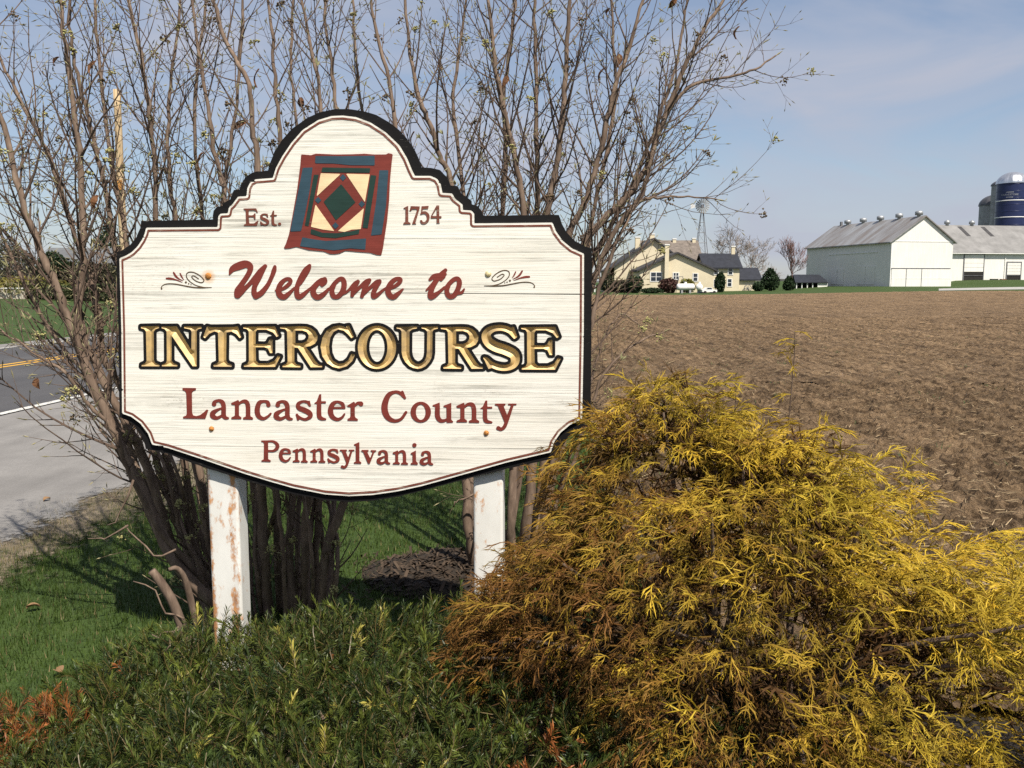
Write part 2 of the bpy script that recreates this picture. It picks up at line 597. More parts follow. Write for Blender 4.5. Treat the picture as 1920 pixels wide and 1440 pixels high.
# near lawn blades
M_BLADE = tinted('grass_blade', (1, 1, 1), 0.6, 0.25, 0.25)
n = 190000
x = -3.6 + 5.0 * rng.random(n)
y = 2.9 + 7.5 * rng.random(n) ** 1.35
s = x - 0.073 * y
keep = (x < field_left(y) + 0.1 * rng.normal(size=n)) & (rng.random(n) < sstep(-3.75, -3.1, s + 0.4 * (vnoise(x * 2.5, y * 2.5, 15) - 0.5)))
bare = vnoise(x * 1.7, y * 1.7, 33)
inmulch = (((x + 0.36) / 0.40) ** 2 + ((y - 4.66) / 0.34) ** 2 < 0.85)
keep &= ~(inmulch & (rng.random(n) < 0.9))
x, y = x[keep], y[keep]; n = len(x)
clump = vnoise(x * 6, y * 6, 21)
h = (0.016 + 0.028 * rng.random(n)) * (0.6 + 0.8 * clump)
a = rng.random(n) * 2 * math.pi
w = 0.0014 + 0.0010 * rng.random(n)
lean = 0.75 * rng.random(n) * h
b = np.stack([x, y, np.zeros(n)], -1)
sd = np.stack([-np.sin(a), np.cos(a), 0 * a], -1) * w[:, None]
tip = b + np.stack([np.cos(a) * lean, np.sin(a) * lean, h], -1)
V = np.stack([b - sd, b + sd, tip], 1).reshape(-1, 3)
T = np.arange(3 * n).reshape(-1, 3)
k = (0.65 + 0.6 * rng.random(n)) * (0.75 + 0.5 * vnoise(x * 2.2, y * 2.2, 9))
c = np.stack([0.056 * k, 0.092 * k, 0.014 * k], -1)
sv = x - 0.073 * y
dry = rng.random(n) < (0.05 + 0.7 * sstep(-3.05, -3.5, sv))
c[dry] = np.stack([0.24 * k, 0.19 * k, 0.09 * k], -1)[dry]
A = Acc().add(V, T=T, col=np.repeat(c, 3, 0))
o = A.build('lawn_blades', M_BLADE, kind='stuff', use_tint=True)
tag(o, 'short green lawn grass around the sign and shrubs', 'grass')

# ------------------------------------------------------------------ the welcome sign
# Outlines are measured on the board's own face; the board stands 3.4 m off, turned 3.8 degrees.
B_ANG = math.radians(3.8)
B_U = np.array([math.cos(B_ANG), -math.sin(B_ANG), 0.0])
B_N = np.array([-math.sin(B_ANG), -math.cos(B_ANG), 0.0])     # front of the board
B_O = at_depth(663, 610, 3.4)


def on_board(px, py, h=0.0):
    d = ray(px, py)
    t_ = ((B_O - EYE) @ B_N) / (d @ B_N)
    return EYE + d * t_[..., None] + B_N * np.asarray(h)[..., None]


def sd_poly(P, X, Y):
    P = np.asarray(P, float)
    d2 = np.full(X.shape, 1e12); ins = np.zeros(X.shape, bool)
    for (ax, ay), (bx, by) in zip(P, np.roll(P, -1, 0)):
        ex, ey = bx - ax, by - ay
        L = ex * ex + ey * ey
        if L < 1e-12: continue
        t_ = np.clip(((X - ax) * ex + (Y - ay) * ey) / L, 0, 1)
        d2 = np.minimum(d2, (X - ax - t_ * ex) ** 2 + (Y - ay - t_ * ey) ** 2)
        if ey != 0:
            cr = ((ay > Y) != (by > Y)) & (X < ex * (Y - ay) / ey + ax)
            ins ^= cr
    d = np.sqrt(d2)
    return np.where(ins, -d, d)


def sd_stroke(S, X, Y):
    S = catmull(S, 6)
    out = np.full(X.shape, 1e9)
    for (ax, ay, aw), (bx, by, bw) in zip(S[:-1], S[1:]):
        ex, ey = bx - ax, by - ay
        L = ex * ex + ey * ey + 1e-12
        t_ = np.clip(((X - ax) * ex + (Y - ay) * ey) / L, 0, 1)
        out = np.minimum(out, np.hypot(X - ax - t_ * ex, Y - ay - t_ * ey) - 0.5 * (aw + t_ * (bw - aw)))
    return out


def xf(items, f, s):
    """apply a point map f and a width scale s to glyph items"""
    out = []
    for k, d in items:
        if k[-1] == 's': out.append((k, [(*f(x, y), w * s) for x, y, w in d]))
        else: out.append((k, [f(x, y) for x, y in d]))
    return out


def bounds(items):
    b = [1e9, 1e9, -1e9, -1e9]
    for k, d in items:
        if k[0] == '-': continue
        for p in d:
            r = p[2] / 2 if k[-1] == 's' else 0
            b = [min(b[0], p[0] - r), min(b[1], p[1] - r), max(b[2], p[0] + r), max(b[3], p[1] + r)]
    return b


def fit(items, x0, y0, x1, y1):
    b = bounds(items)
    sx, sy = (x1 - x0) / (b[2] - b[0]), (y1 - y0) / (b[3] - b[1])
    return xf(items, lambda x, y: (x0 + (x - b[0]) * sx, y0 + (y - b[1]) * sy), (sx + sy) / 2)


def zoomed(items, ox, oy, s):
    return xf(items, lambda x, y: (ox + x / s, oy + y / s), 1 / s)


def sd_items(items, X, Y):
    pos = np.full(X.shape, 1e9); neg = np.full(X.shape, 1e9)
    for k, d in items:
        if k[-1] == 's': v = sd_stroke(d, X, Y)
        elif k[-1] == 'c': v = sd_poly(catmull(d, 6, True), X, Y)
        else: v = sd_poly(d, X, Y)
        if k[0] == '-': neg = np.minimum(neg, v)
        else: pos = np.minimum(pos, v)
    return np.maximum(pos, -neg)


def region(F, xs, ys, hf, wall=None):
    """mesh of {F<0}; hf(px,py) gives the height above the board; wall: drop the rim to that height. Returns Acc and rim segments"""
    A = Acc()
    X, Y = np.meshgrid(xs, ys)
    ny, nx = F.shape
    ins = F < 0
    full = ins[:-1, :-1] & ins[:-1, 1:] & ins[1:, 1:] & ins[1:, :-1]
    anyi = ins[:-1, :-1] | ins[:-1, 1:] | ins[1:, 1:] | ins[1:, :-1]
    I, J = np.nonzero(full)
    if len(I):
        a = I * nx + J
        Q = np.stack([a, a + nx, a + nx + 1, a + 1], -1)
        used, inv = np.unique(Q, return_inverse=True)
        px, py = X.ravel()[used], Y.ravel()[used]
        A.add(on_board(px, py, hf(px, py)), inv.reshape(-1, 4))
    PV, PT, rim = [], [], []
    for i, j in zip(*np.nonzero(anyi & ~full)):
        c = [(xs[j], ys[i], F[i, j]), (xs[j], ys[i + 1], F[i + 1, j]), (xs[j + 1], ys[i + 1], F[i + 1, j + 1]), (xs[j + 1], ys[i], F[i, j + 1])]
        poly, cuts = [], []
        for k in range(4):
            p, q = c[k], c[(k + 1) % 4]
            if p[2] < 0: poly.append(p[:2])
            if (p[2] < 0) != (q[2] < 0):
                u = p[2] / (p[2] - q[2])
                w = (p[0] + u * (q[0] - p[0]), p[1] + u * (q[1] - p[1]))
                poly.append(w); cuts.append(w)
        b = len(PV)
        PV += poly
        for k in range(1, len(poly) - 1): PT.append([b, b + k, b + k + 1])
        if len(cuts) == 2: rim.append(cuts)
    if PV:
        P = np.array(PV)
        A.add(on_board(P[:, 0], P[:, 1], hf(P[:, 0], P[:, 1])), T=PT)
    rim = np.array(rim) if rim else np.zeros((0, 2, 2))
    if wall is not None and len(rim):
        a, b = rim[:, 0], rim[:, 1]
        V = np.stack([on_board(a[:, 0], a[:, 1], hf(a[:, 0], a[:, 1])), on_board(b[:, 0], b[:, 1], hf(b[:, 0], b[:, 1])),
                      on_board(b[:, 0], b[:, 1], wall + 0 * b[:, 0]), on_board(a[:, 0], a[:, 1], wall + 0 * a[:, 0])], 1).reshape(-1, 3)
        A.add(V, np.arange(4 * len(a)).reshape(-1, 4))
    return A, rim


# ---- materials of the sign
def board_point(px, py, h=0.004):
    return on_board(np.array(px), np.array(py), h)


BOLTS = [(391.5, 517.5), (915.5, 513.5), (397.5, 803.5), (912, 811.5)]
t = NT('weathered_white_wood').set(0.72, 0, 0.25)
v = t.coords((1.6, 1.6, 75), 'World')
g1 = t.noise(v, 1.0, 6, 0.72, 0.35)
g0 = t.noise(t.coords((0.9, 0.9, 30), 'World'), 1.0, 5, 0.68, 0.3)
g2 = t.noise(t.coords((3.5, 3.5, 230), 'World'), 1.0, 4, 0.7, 0.2)
pat = t.noise(t.coords((2.4, 2.4, 6.5), 'World'), 1.0, 5, 0.65)
pat2 = t.noise(t.coords((4.5, 4.5, 11), 'World'), 1.0, 4, 0.6)
spk = t.noise(t.coords((60, 60, 160), 'World'), 1.0, 4, 0.75)
white = t.ramp(t.noise(t.coords((2, 2, 9), 'World'), 1.0, 4, 0.6), [(0.3, (0.725, 0.69, 0.605)), (0.7, (0.785, 0.765, 0.70))])
streak = t.math('MULTIPLY', t.ramp(g1, [(0.52, (0, 0, 0)), (0.68, (1, 1, 1))]), t.ramp(pat, [(0.42, (0.06, 0.06, 0.06)), (0.62, (1, 1, 1))]))
c = t.mix(t.math('MULTIPLY', t.math('MULTIPLY', t.ramp(g0, [(0.50, (0, 0, 0)), (0.66, (1, 1, 1))]), t.ramp(pat2, [(0.40, (0, 0, 0)), (0.65, (1, 1, 1))])), 0.55), white, (0.36, 0.35, 0.30))
c = t.mix(t.math('MULTIPLY', streak, 0.95), c, (0.21, 0.20, 0.165))
fine = t.math('MULTIPLY', t.ramp(g2, [(0.60, (0, 0, 0)), (0.70, (1, 1, 1))]), t.ramp(pat, [(0.40, (0.12, 0.12, 0.12)), (0.62, (1, 1, 1))]))
c = t.mix(t.math('MULTIPLY', fine, 0.8), c, (0.20, 0.185, 0.15))
worn = t.math('MULTIPLY', t.ramp(spk, [(0.57, (0, 0, 0)), (0.63, (1, 1, 1))]), t.ramp(pat, [(0.52, (0, 0, 0)), (0.72, (1, 1, 1))]))
c = t.mix(t.math('MULTIPLY', worn, 0.7), c, (0.30, 0.28, 0.23))
geo = t.new('NewGeometry')
for (bx, by), (rad, amt) in zip(BOLTS, ((0.034, 0.95), (0.014, 0.25), (0.016, 0.5), (0.018, 0.5))):
    p = board_point(bx, by + 1.5)
    dn = t.new('VectorMath', _operation='DISTANCE')
    t.lk(geo.outputs['Position'], dn.inputs[0])
    dn.inputs[1].default_value = p
    dd = t.math('MULTIPLY', dn.outputs['Value'], t.math('ADD', 0.8, t.math('MULTIPLY', spk, 0.5)))
    c = t.mix(t.math('MULTIPLY', t.math('SUBTRACT', 1.0, t.math('DIVIDE', dd, rad), True), amt), c, (0.60, 0.27, 0.05))
t.col(c)
t.bump(t.math('ADD', g1, t.math('MULTIPLY', g2, 0.6)), 0.55, 0.0035)
M_WOOD = t.m


def sign_paint(name, c, chip=(0.62, 0.70), under=(0.62, 0.57, 0.47), rough=0.6, amt=0.9, grain=True, spec=0.3):
    t = NT(name).set(rough, 0, spec)
    f = t.noise(t.coords((18, 18, 110), 'World'), 1.0, 5, 0.75)
    big = t.noise(t.coords((3.0, 3.0, 6), 'World'), 1.0, 3, 0.6)
    m = t.math('MULTIPLY', t.ramp(f, [(chip[0], (0, 0, 0)), (chip[1], (1, 1, 1))]), t.ramp(big, [(0.45, (0, 0, 0)), (0.7, (1, 1, 1))]))
    base = t.ramp(t.noise(t.coords((12, 12, 40), 'World'), 1.0, 4, 0.6), [(0.3, tuple(x * 0.82 for x in c)), (0.7, tuple(x * 1.12 for x in c))])
    t.col(t.mix(t.math('MULTIPLY', m, amt), base, under))
    t.bump(t.noise(t.coords((4, 4, 180), 'World'), 1.0, 4, 0.7), 0.3, 0.002)
    return t.m


M_BLACK = sign_paint('black_border_paint', (0.010, 0.0095, 0.010), (0.63, 0.70), (0.25, 0.23, 0.20), 0.75, 0.8, spec=0.10)
M_RED = sign_paint('barn_red_paint', (0.172, 0.030, 0.021), (0.65, 0.73))
M_REDT = sign_paint('worn_red_paint', (0.155, 0.045, 0.028), (0.50, 0.60), (0.45, 0.38, 0.30))
M_BROWN = sign_paint('brown_line_paint', (0.095, 0.058, 0.030), (0.62, 0.7))
M_QBLUE = sign_paint('slate_blue_paint', (0.028, 0.062, 0.088), (0.74, 0.8))
M_QGREEN = sign_paint('dark_green_paint', (0.012, 0.036, 0.028), (0.74, 0.8))
M_QCREAM = sign_paint('cream_paint', (0.80, 0.60, 0.36), (0.78, 0.84))
t = NT('gold_leaf').set(0.5, 0.22, 0.4)
f = t.noise(t.coords((45, 45, 45), 'World'), 1.0, 5, 0.7)
f2 = t.noise(t.coords((9, 9, 14), 'World'), 1.0, 4, 0.65)
c = t.ramp(f2, [(0.32, (0.36, 0.26, 0.14)), (0.55, (0.60, 0.42, 0.18)), (0.75, (0.72, 0.53, 0.26))])
c = t.mix(t.math('MULTIPLY', t.ramp(f, [(0.56, (0, 0, 0)), (0.7, (1, 1, 1))]), 0.5), c, (0.30, 0.25, 0.18))
t.col(c); t.bump(f, 0.25, 0.002)
M_GOLD = t.m

# ---- outlines (measured on the face)
OUTER = [(263, 414), (398, 411), (397, 405), (399, 395), (405, 388), (416, 385), (417, 380), (430, 373), (437, 356), (448, 355), (449.5, 346), (458, 332), (469, 324), (480, 321), (501, 320), (504, 307), (513, 284), (527, 262), (547, 240), (572, 222), (598, 210), (628, 203.5), (650, 203), (677, 207), (705, 215), (728, 228), (747, 243), (760, 257), (772, 274), (782, 294), (788, 313), (808, 314), (824, 318), (837, 331), (843, 347), (857, 348), (862, 361), (882, 375), (883, 382), (895, 386), (902, 396), (904, 404), (1048, 402.5), (1053, 419), (1062, 435), (1079, 452), (1098, 462), (1110, 465), (1109, 620), (1107.5, 798), (1086, 805), (1066, 820), (1053, 840), (1048, 859), (1010, 866.5), (951.5, 879.6), (881.6, 897), (791, 921), (745, 932), (700, 939.5), (655, 942.5), (610, 939), (550, 928), (505, 916), (459.5, 902), (380.8, 877), (316.6, 853), (271, 842), (269, 832), (263, 816), (249.6, 798), (236, 788), (222, 782.5), (220, 620), (216, 484), (216, 472), (226, 470), (242, 459), (254, 444), (261, 428)]
PANEL = [(275, 427), (409, 426), (410, 406), (414, 401), (428, 400), (430, 389), (436, 384), (447, 369), (463, 368), (464.5, 353), (470, 342), (480, 336.5), (512, 334), (518, 315), (530, 293), (547, 268), (568, 244), (597, 225.5), (622, 218), (643, 217), (668, 220), (695, 230), (723, 248), (748, 272), (763, 297), (772, 319), (777.5, 330), (807, 330), (819, 335), (826, 346), (829, 362), (847.5, 363), (853, 372.5), (867, 383.5), (867.5, 394), (884, 395), (889, 401), (889, 419), (1036, 417.5), (1042.5, 434), (1055, 451.5), (1072.5, 466), (1095, 476), (1094.5, 620), (1091.5, 786), (1069, 796), (1051, 811), (1039, 828.6), (1033, 847.6), (951.5, 866.5), (881.6, 886), (791, 911), (745, 921), (700, 927.5), (655, 930), (610, 926.5), (550, 914.6), (505, 902), (459.5, 888), (380.8, 861), (316.6, 840), (286, 833), (278.7, 813), (264, 793.6), (247, 781), (230, 775), (228.5, 620), (225, 484), (236, 480), (248, 473), (259, 462), (267, 450), (272, 439)]

sign = thing('welcome_sign', 'large white carved wooden town welcome sign with black scalloped border on two posts', 'sign', tuple(np.round([B_O[0], B_O[1] + 0.1, 0], 3)))
SIGN_ORG = np.array(sign.location)


def sp(acc, name, mat, parent=None, smooth=False, kind=None, loc=None):
    """build a part of the sign; parts keep world shape, shifted into the parent's frame"""
    o = acc.build(name, mat, None, smooth)
    if o is None: return None
    o.parent = parent or sign
    if parent is None: o.matrix_parent_inverse = Matrix.Translation(-Vector(SIGN_ORG))
    if kind: o['kind'] = kind
    return o


# backboard: black, 45 mm thick, with the slightly chipped carved edge
P = np.array(OUTER, float)
dens = []
for p, q in zip(P, np.roll(P, -1, 0)):
    m = max(1, int(np.hypot(*(q - p)) / 7))
    for k in range(m): dens.append(p + (q - p) * k / m)
dens = np.array(dens)
jit = (vnoise(np.arange(len(dens)) * 0.7, np.zeros(len(dens)), 5) - 0.5) * 1.1
cen = dens.mean(0)
dd = dens - cen
dens = dens + dd / np.linalg.norm(dd, axis=1)[:, None] * jit[:, None]
from mathutils.geometry import tessellate_polygon
tri = tessellate_polygon([[Vector((p[0], p[1], 0)) for p in dens]])
n = len(dens)
Vf = on_board(dens[:, 0], dens[:, 1], np.full(n, -0.0085))
Vb = Vf - B_N * 0.028
A = Acc()
i = np.arange(n)
A.add(np.concatenate([Vf, Vb]), np.stack([i, (i + 1) % n, (i + 1) % n + n, i + n], -1), [list(x) for x in tri] + [[y + n for y in x[::-1]] for x in tri])
sp(A, 'backboard', M_BLACK)

# ---- lettering shapes
ZC = (250, 590, 6.857); ZD = (520, 590, 6.857); ZE = (790, 590, 6.857)
g_I = [('p', [(105, 150), (340, 145), (340, 170), (295, 185), (270, 215), (272, 580), (290, 620), (345, 640), (345, 662), (112, 662), (115, 640), (160, 620), (178, 590), (170, 215), (150, 185), (105, 172)])]
g_N = [('p', [(440, 150), (565, 148), (822, 560), (822, 662), (770, 662), (440, 180)]),
       ('p', [(370, 150), (480, 150), (500, 205), (500, 585), (520, 620), (575, 640), (575, 662), (375, 662), (375, 640), (425, 620), (438, 590), (435, 215), (412, 185), (370, 172)]),
       ('p', [(660, 150), (885, 150), (885, 175), (840, 185), (822, 210), (822, 640), (752, 500), (755, 215), (740, 190), (700, 180), (660, 172)])]
g_T = [('p', [(955, 148), (1000, 160), (1290, 157), (1350, 148), (1397, 285), (1375, 302), (1330, 248), (1270, 217), (1205, 227), (1200, 580), (1222, 622), (1275, 640), (1275, 668), (1035, 665), (1040, 640), (1080, 625), (1105, 595), (1095, 227), (1050, 214), (985, 242), (930, 302), (905, 285)])]
g_E = [('p', [(1420, 155), (1830, 150), (1877, 270), (1850, 287), (1800, 227), (1720, 193), (1600, 192), (1580, 217), (1578, 375), (1700, 378), (1735, 360), (1760, 312), (1796, 308), (1796, 492), (1763, 492), (1735, 432), (1690, 417), (1580, 417), (1585, 590), (1620, 625), (1740, 625), (1820, 590), (1865, 525), (1897, 535), (1830, 670), (1425, 668), (1430, 645), (1475, 625), (1492, 590), (1490, 215), (1470, 185), (1420, 175)])]
g_R = [('p', [(40, 155), (300, 148), (380, 152), (440, 172), (490, 212), (522, 270), (520, 320), (490, 370), (430, 402), (375, 412), (500, 600), (540, 640), (582, 650), (582, 673), (435, 675), (270, 425), (225, 420), (225, 600), (250, 635), (305, 650), (305, 675), (70, 672), (75, 648), (120, 630), (138, 600), (130, 215), (110, 185), (40, 175)]),
       ('-p', [(238, 203), (330, 203), (380, 220), (408, 260), (405, 300), (380, 340), (330, 362), (238, 364)])]
g_C = [('p', [(890, 142), (925, 138), (987, 282), (957, 302), (912, 250), (862, 205), (790, 188), (730, 218), (688, 290), (670, 400), (680, 500), (720, 588), (790, 630), (860, 622), (920, 575), (958, 500), (1003, 513), (970, 592), (900, 660), (800, 690), (720, 670), (640, 618), (582, 530), (560, 410), (586, 290), (640, 200), (720, 150), (800, 138), (860, 150), (888, 168)])]
ell = lambda cx, cy, rx, ry, n=48: [(cx + rx * math.cos(6.28318 * k / n), cy + ry * math.sin(6.28318 * k / n)) for k in range(n)]
g_O = [('p', ell(1285, 418, 247, 278)), ('-p', ell(1285, 418, 134, 222))]
g_U = [('p', [(-316, 155), (-51, 150), (-51, 175), (-110, 185), (-148, 215), (-150, 480), (-138, 545), (-110, 595), (-65, 628), (-30, 634), (10, 618), (45, 585), (66, 540), (75, 480), (78, 215), (50, 185), (5, 175), (5, 155), (218, 152), (218, 178), (165, 190), (147, 215), (145, 490), (135, 550), (110, 600), (60, 658), (10, 685), (-40, 695), (-95, 685), (-150, 660), (-205, 605), (-238, 540), (-250, 480), (-251, 215), (-270, 185), (-316, 175)])]
g_S = [('s', [(1200, 285, 45), (1140, 205, 75), (1050, 170, 75), (940, 175, 80), (862, 215, 100), (835, 280, 118), (872, 355, 128), (960, 410, 130), (1080, 450, 130), (1185, 505, 125), (1210, 575, 115), (1185, 640, 95), (1110, 678, 78), (1010, 676, 78), (910, 640, 72), (845, 580, 55), (812, 555, 30)]),
       ('p', [(1130, 165), (1190, 155), (1236, 285), (1200, 302), (1155, 230)]), ('p', [(798, 548), (830, 545), (880, 630), (912, 682), (865, 697)])]
BIG = [zoomed(g_I, *ZC), zoomed(g_N, *ZC), zoomed(g_T, *ZC), zoomed(g_E, *ZC), zoomed(g_R, *ZD), zoomed(g_C, *ZD), zoomed(g_O, *ZD), zoomed(g_U, *ZE),
       zoomed(xf(g_R, lambda x, y: (x + 213, y * 1.025 + 2), 1), *ZE), zoomed(g_S, *ZE), zoomed(xf(g_E, lambda x, y: (1285 + (x - 1420) * 1.065, 155 + (y - 150) * 1.058), 1), *ZE)]

# black outline plate round the gold letters
xs = np.arange(256, 1064, 1.25); ys = np.arange(600, 706, 1.25)
X, Y = np.meshgrid(xs, ys)
BIGF = np.full(X.shape, 1e9)
for it in BIG:
    b = bounds([(k.strip('-'), d) for k, d in it])
    jx = (xs > b[0] - 9) & (xs < b[2] + 9)
    sub = sd_items(it, X[:, jx], Y[:, jx])
    BIGF[:, jx] = np.minimum(BIGF[:, jx], sub)
A, _ = region(np.maximum(BIGF - 5.3, -BIGF), xs, ys, lambda x, y: np.full(np.shape(x), 0.0055), wall=0.003)
sp(A, 'letter_outline', M_BLACK)

# white panel of glued planks, open where the letters are carved
xs2 = np.arange(222, 1100, 2.5); ys2 = np.arange(213, 934, 2.5)
X2, Y2 = np.meshgrid(xs2, ys2)
PF = sd_poly(PANEL, X2, Y2)
hole = np.full(X2.shape, 1e9)
jy = (ys2 > 592) & (ys2 < 714); jx = (xs2 > 256) & (xs2 < 1062)
sub = np.full((jy.sum(), jx.sum()), 1e9)
for it in BIG:
    sub = np.minimum(sub, sd_items(it, X2[np.ix_(jy, jx)], Y2[np.ix_(jy, jx)]))
hole[np.ix_(jy, jx)] = sub
PF = np.maximum(PF, 2.3 - hole)
JOINTS = [200, 342, 447, 549, 628, 734, 838, 960]
for k in range(len(JOINTS) - 1):
    y0, y1 = JOINTS[k], JOINTS[k + 1]
    tilt = 0.0045 if k in (1, 2) else 0.008
    r = (ys2 > y0 - 6) & (ys2 < y1 + 10)
    yy = Y2[r] - tilt * (X2[r] - 660)
    F = np.maximum(PF[r], np.maximum(y0 + 0.28 - yy, yy - (y1 - 0.28)))
    hh = 0.004 + 0.0004 * ((k * 7) % 3 - 1)
    A, _ = region(F, xs2, ys2[r], lambda x, y: np.full(np.shape(x), hh), wall=-0.008)
    sp(A, 'plank', M_WOOD)

# red pin line inside the edge
xs3 = np.arange(222, 1100, 1.6); ys3 = np.arange(213, 934, 1.6)
X3, Y3 = np.meshgrid(xs3, ys3)
F = sd_poly(PANEL, X3, Y3)
F = np.maximum(F + 3.6, -7.4 - F)
A, _ = region(F, xs3, ys3, lambda x, y: np.full(np.shape(x), 0.0052))
sp(A, 'border_line', M_REDT)

# gold letters: V-carved into the panel
for it in BIG:
    b = bounds(it)
    xs = np.arange(b[0] - 1.5, b[2] + 2, 0.75); ys = np.arange(b[1] - 1.5, b[3] + 2, 0.75)
    X, Y = np.meshgrid(xs, ys)
    F = sd_items(it, X, Y)
    _, rim = region(F, xs, ys, lambda x, y: np.zeros(np.shape(x)))

    def carve(px, py, rim=rim):
        P = np.stack([px, py], -1)
        a_, e_ = rim[:, 0], rim[:, 1] - rim[:, 0]
        L = (e_ ** 2).sum(-1) + 1e-12
        out = np.empty(len(P))
        for s0 in range(0, len(P), 4000):
            q = P[s0:s0 + 4000, None, :] - a_[None]
            u = np.clip((q * e_[None]).sum(-1) / L, 0, 1)
            out[s0:s0 + 4000] = np.sqrt(((q - u[..., None] * e_[None]) ** 2).sum(-1).min(1))
        return 0.0048 - 0.0017 * np.minimum(out, 7.6)
    A, _ = region(F, xs, ys, carve)
    sp(A, 'letter', M_GOLD)

# red painted lettering, slightly proud
ZF = (335, 715, 5.3333); ZG = (700, 715, 6.857); ZH = (480, 810, 5.647); ZW = (420, 480, 8.0); ZX = (640, 480, 8.0); ZS = (440, 370, 19.2); ZY = (740, 370, 19.2)
s_L = [('p', [(45, 65), (178, 65), (178, 85), (150, 95), (138, 115), (140, 310), (150, 338), (180, 345), (220, 335), (260, 305), (285, 280), (303, 285), (272, 372), (50, 368), (50, 352), (80, 340), (88, 320), (82, 115), (70, 95), (45, 85)])]
s_a = [('s', [(360, 225, 46), (366, 203, 34), (405, 190, 29), (440, 205, 42), (455, 245, 44), (455, 330, 46), (470, 360, 36), (498, 366, 22)]),
       ('s', [(450, 262, 18), (400, 280, 26), (350, 312, 48), (347, 345, 50), (385, 364, 34), (430, 345, 26), (455, 320, 20)])]
s_n = [('p', [(530, 215), (600, 183), (608, 195), (608, 340), (632, 358), (632, 375), (532, 375), (532, 358), (562, 345), (568, 335), (568, 235), (535, 232)]),
       ('s', [(605, 225, 20), (640, 200, 30), (680, 202, 40), (698, 245, 44), (699, 350, 44)]), ('p', [(678, 335), (721, 335), (724, 348), (748, 362), (748, 380), (650, 378), (650, 360), (674, 350)])]
s_c = [('s', [(903, 235, 42), (892, 205, 34), (850, 198, 28), (810, 215, 44), (790, 285, 52), (805, 345, 46), (850, 370, 34), (895, 350, 26), (925, 320, 20)])]
s_s = [('s', [(1312, 235, 20), (1290, 205, 28), (1240, 200, 26), (1200, 225, 38), (1207, 262, 46), (1260, 285, 52), (1312, 315, 50), (1320, 350, 40), (1270, 378, 28), (1215, 360, 26), (1185, 330, 20)]),
       ('p', [(1295, 195), (1315, 190), (1328, 248), (1308, 250)]), ('p', [(1173, 325), (1195, 320), (1212, 385), (1190, 390)])]
s_t = [('p', [(1360, 217), (1385, 196), (1410, 128), (1429, 125), (1430, 197), (1477, 197), (1477, 218), (1430, 218), (1386, 222), (1360, 220)]), ('s', [(1408, 215, 44), (1408, 330, 46), (1424, 365, 40), (1470, 377, 20)])]
s_e = [('s', [(1530, 264, 20), (1600, 264, 20), (1662, 264, 20)]), ('s', [(1652, 258, 34), (1640, 222, 34), (1590, 203, 26), (1545, 225, 44), (1522, 290, 54), (1540, 350, 46), (1590, 378, 34), (1635, 360, 26), (1662, 325, 18)])]
s_r = [('p', [(1690, 240), (1755, 200), (1765, 210), (1765, 345), (1773, 362), (1795, 375), (1795, 392), (1692, 390), (1692, 374), (1714, 362), (1722, 345), (1722, 255), (1692, 252)]), ('s', [(1765, 240, 22), (1792, 217, 30), (1825, 216, 36)]), ('s', [(1826, 222, 44), (1828, 224, 44)])]
s_C = [('s', [(408, 215, 24), (350, 150, 42), (280, 134, 40), (200, 175, 62), (152, 290, 80), (155, 390, 80), (200, 470, 66), (280, 505, 44), (360, 480, 38), (423, 395, 36)]), ('p', [(350, 135), (375, 113), (390, 125), (427, 215), (407, 230), (350, 170)])]
s_o = [('p', ell(613, 393, 131, 134)), ('-p', ell(613, 393, 62, 99))]
s_u = [('s', [(828, 320, 62), (828, 440, 64), (860, 497, 52), (910, 503, 40), (955, 480, 26)]), ('p', [(905, 310), (1005, 273), (1005, 490), (1028, 510), (1028, 526), (945, 530), (942, 332), (905, 328)]), ('p', [(765, 303), (855, 268), (859, 345), (797, 345), (797, 322), (765, 318)])]
s_y = [('p', [(1565, 283), (1700, 283), (1700, 303), (1675, 312), (1745, 490), (1700, 552), (1602, 312), (1565, 303)]), ('p', [(1735, 283), (1842, 283), (1842, 303), (1735, 303)]), ('s', [(1790, 300, 36), (1730, 470, 46), (1692, 570, 46), (1650, 610, 42), (1608, 598, 52)])]
s_P = [('p', [(60, 87), (160, 85), (160, 102), (133, 106), (133, 285), (160, 298), (160, 312), (62, 308), (62, 298), (88, 285), (90, 120), (82, 105), (60, 100)]), ('s', [(133, 95, 20), (190, 98, 24), (228, 128, 36), (228, 165, 38), (190, 195, 24), (133, 196, 18)])]
s_l = [('p', [(1040, 128), (1098, 103), (1098, 305), (1118, 318), (1118, 332), (1040, 330), (1040, 318), (1060, 308), (1060, 142), (1042, 139)])]
s_v = [('p', [(1120, 187), (1195, 187), (1195, 201), (1178, 206), (1212, 275), (1238, 206), (1220, 201), (1218, 189), (1275, 189), (1275, 201), (1258, 208), (1209, 332), (1190, 332), (1138, 206), (1120, 201)])]
s_i = [('s', [(1679, 136, 44), (1681, 136, 44)]), ('p', [(1640, 222), (1695, 192), (1697, 305), (1716, 328), (1716, 343), (1640, 340), (1640, 328), (1660, 318), (1660, 235), (1642, 232)])]
s_E = [('p', [(340, 405), (790, 400), (850, 550), (820, 558), (780, 490), (700, 470), (520, 475), (520, 650), (620, 655), (690, 640), (735, 580), (767, 580), (767, 800), (735, 800), (700, 715), (520, 715), (540, 920), (570, 945), (720, 940), (850, 843), (875, 850), (820, 1022), (350, 1022), (350, 990), (420, 960), (430, 900), (415, 480), (340, 430)])]
s_dot = [('s', [(1633, 960, 105), (1637, 960, 105)])]
s_1 = [('p', [(330, 385), (495, 310), (500, 880), (560, 915), (590, 968), (312, 975), (340, 915), (395, 880), (400, 415), (340, 412)])]
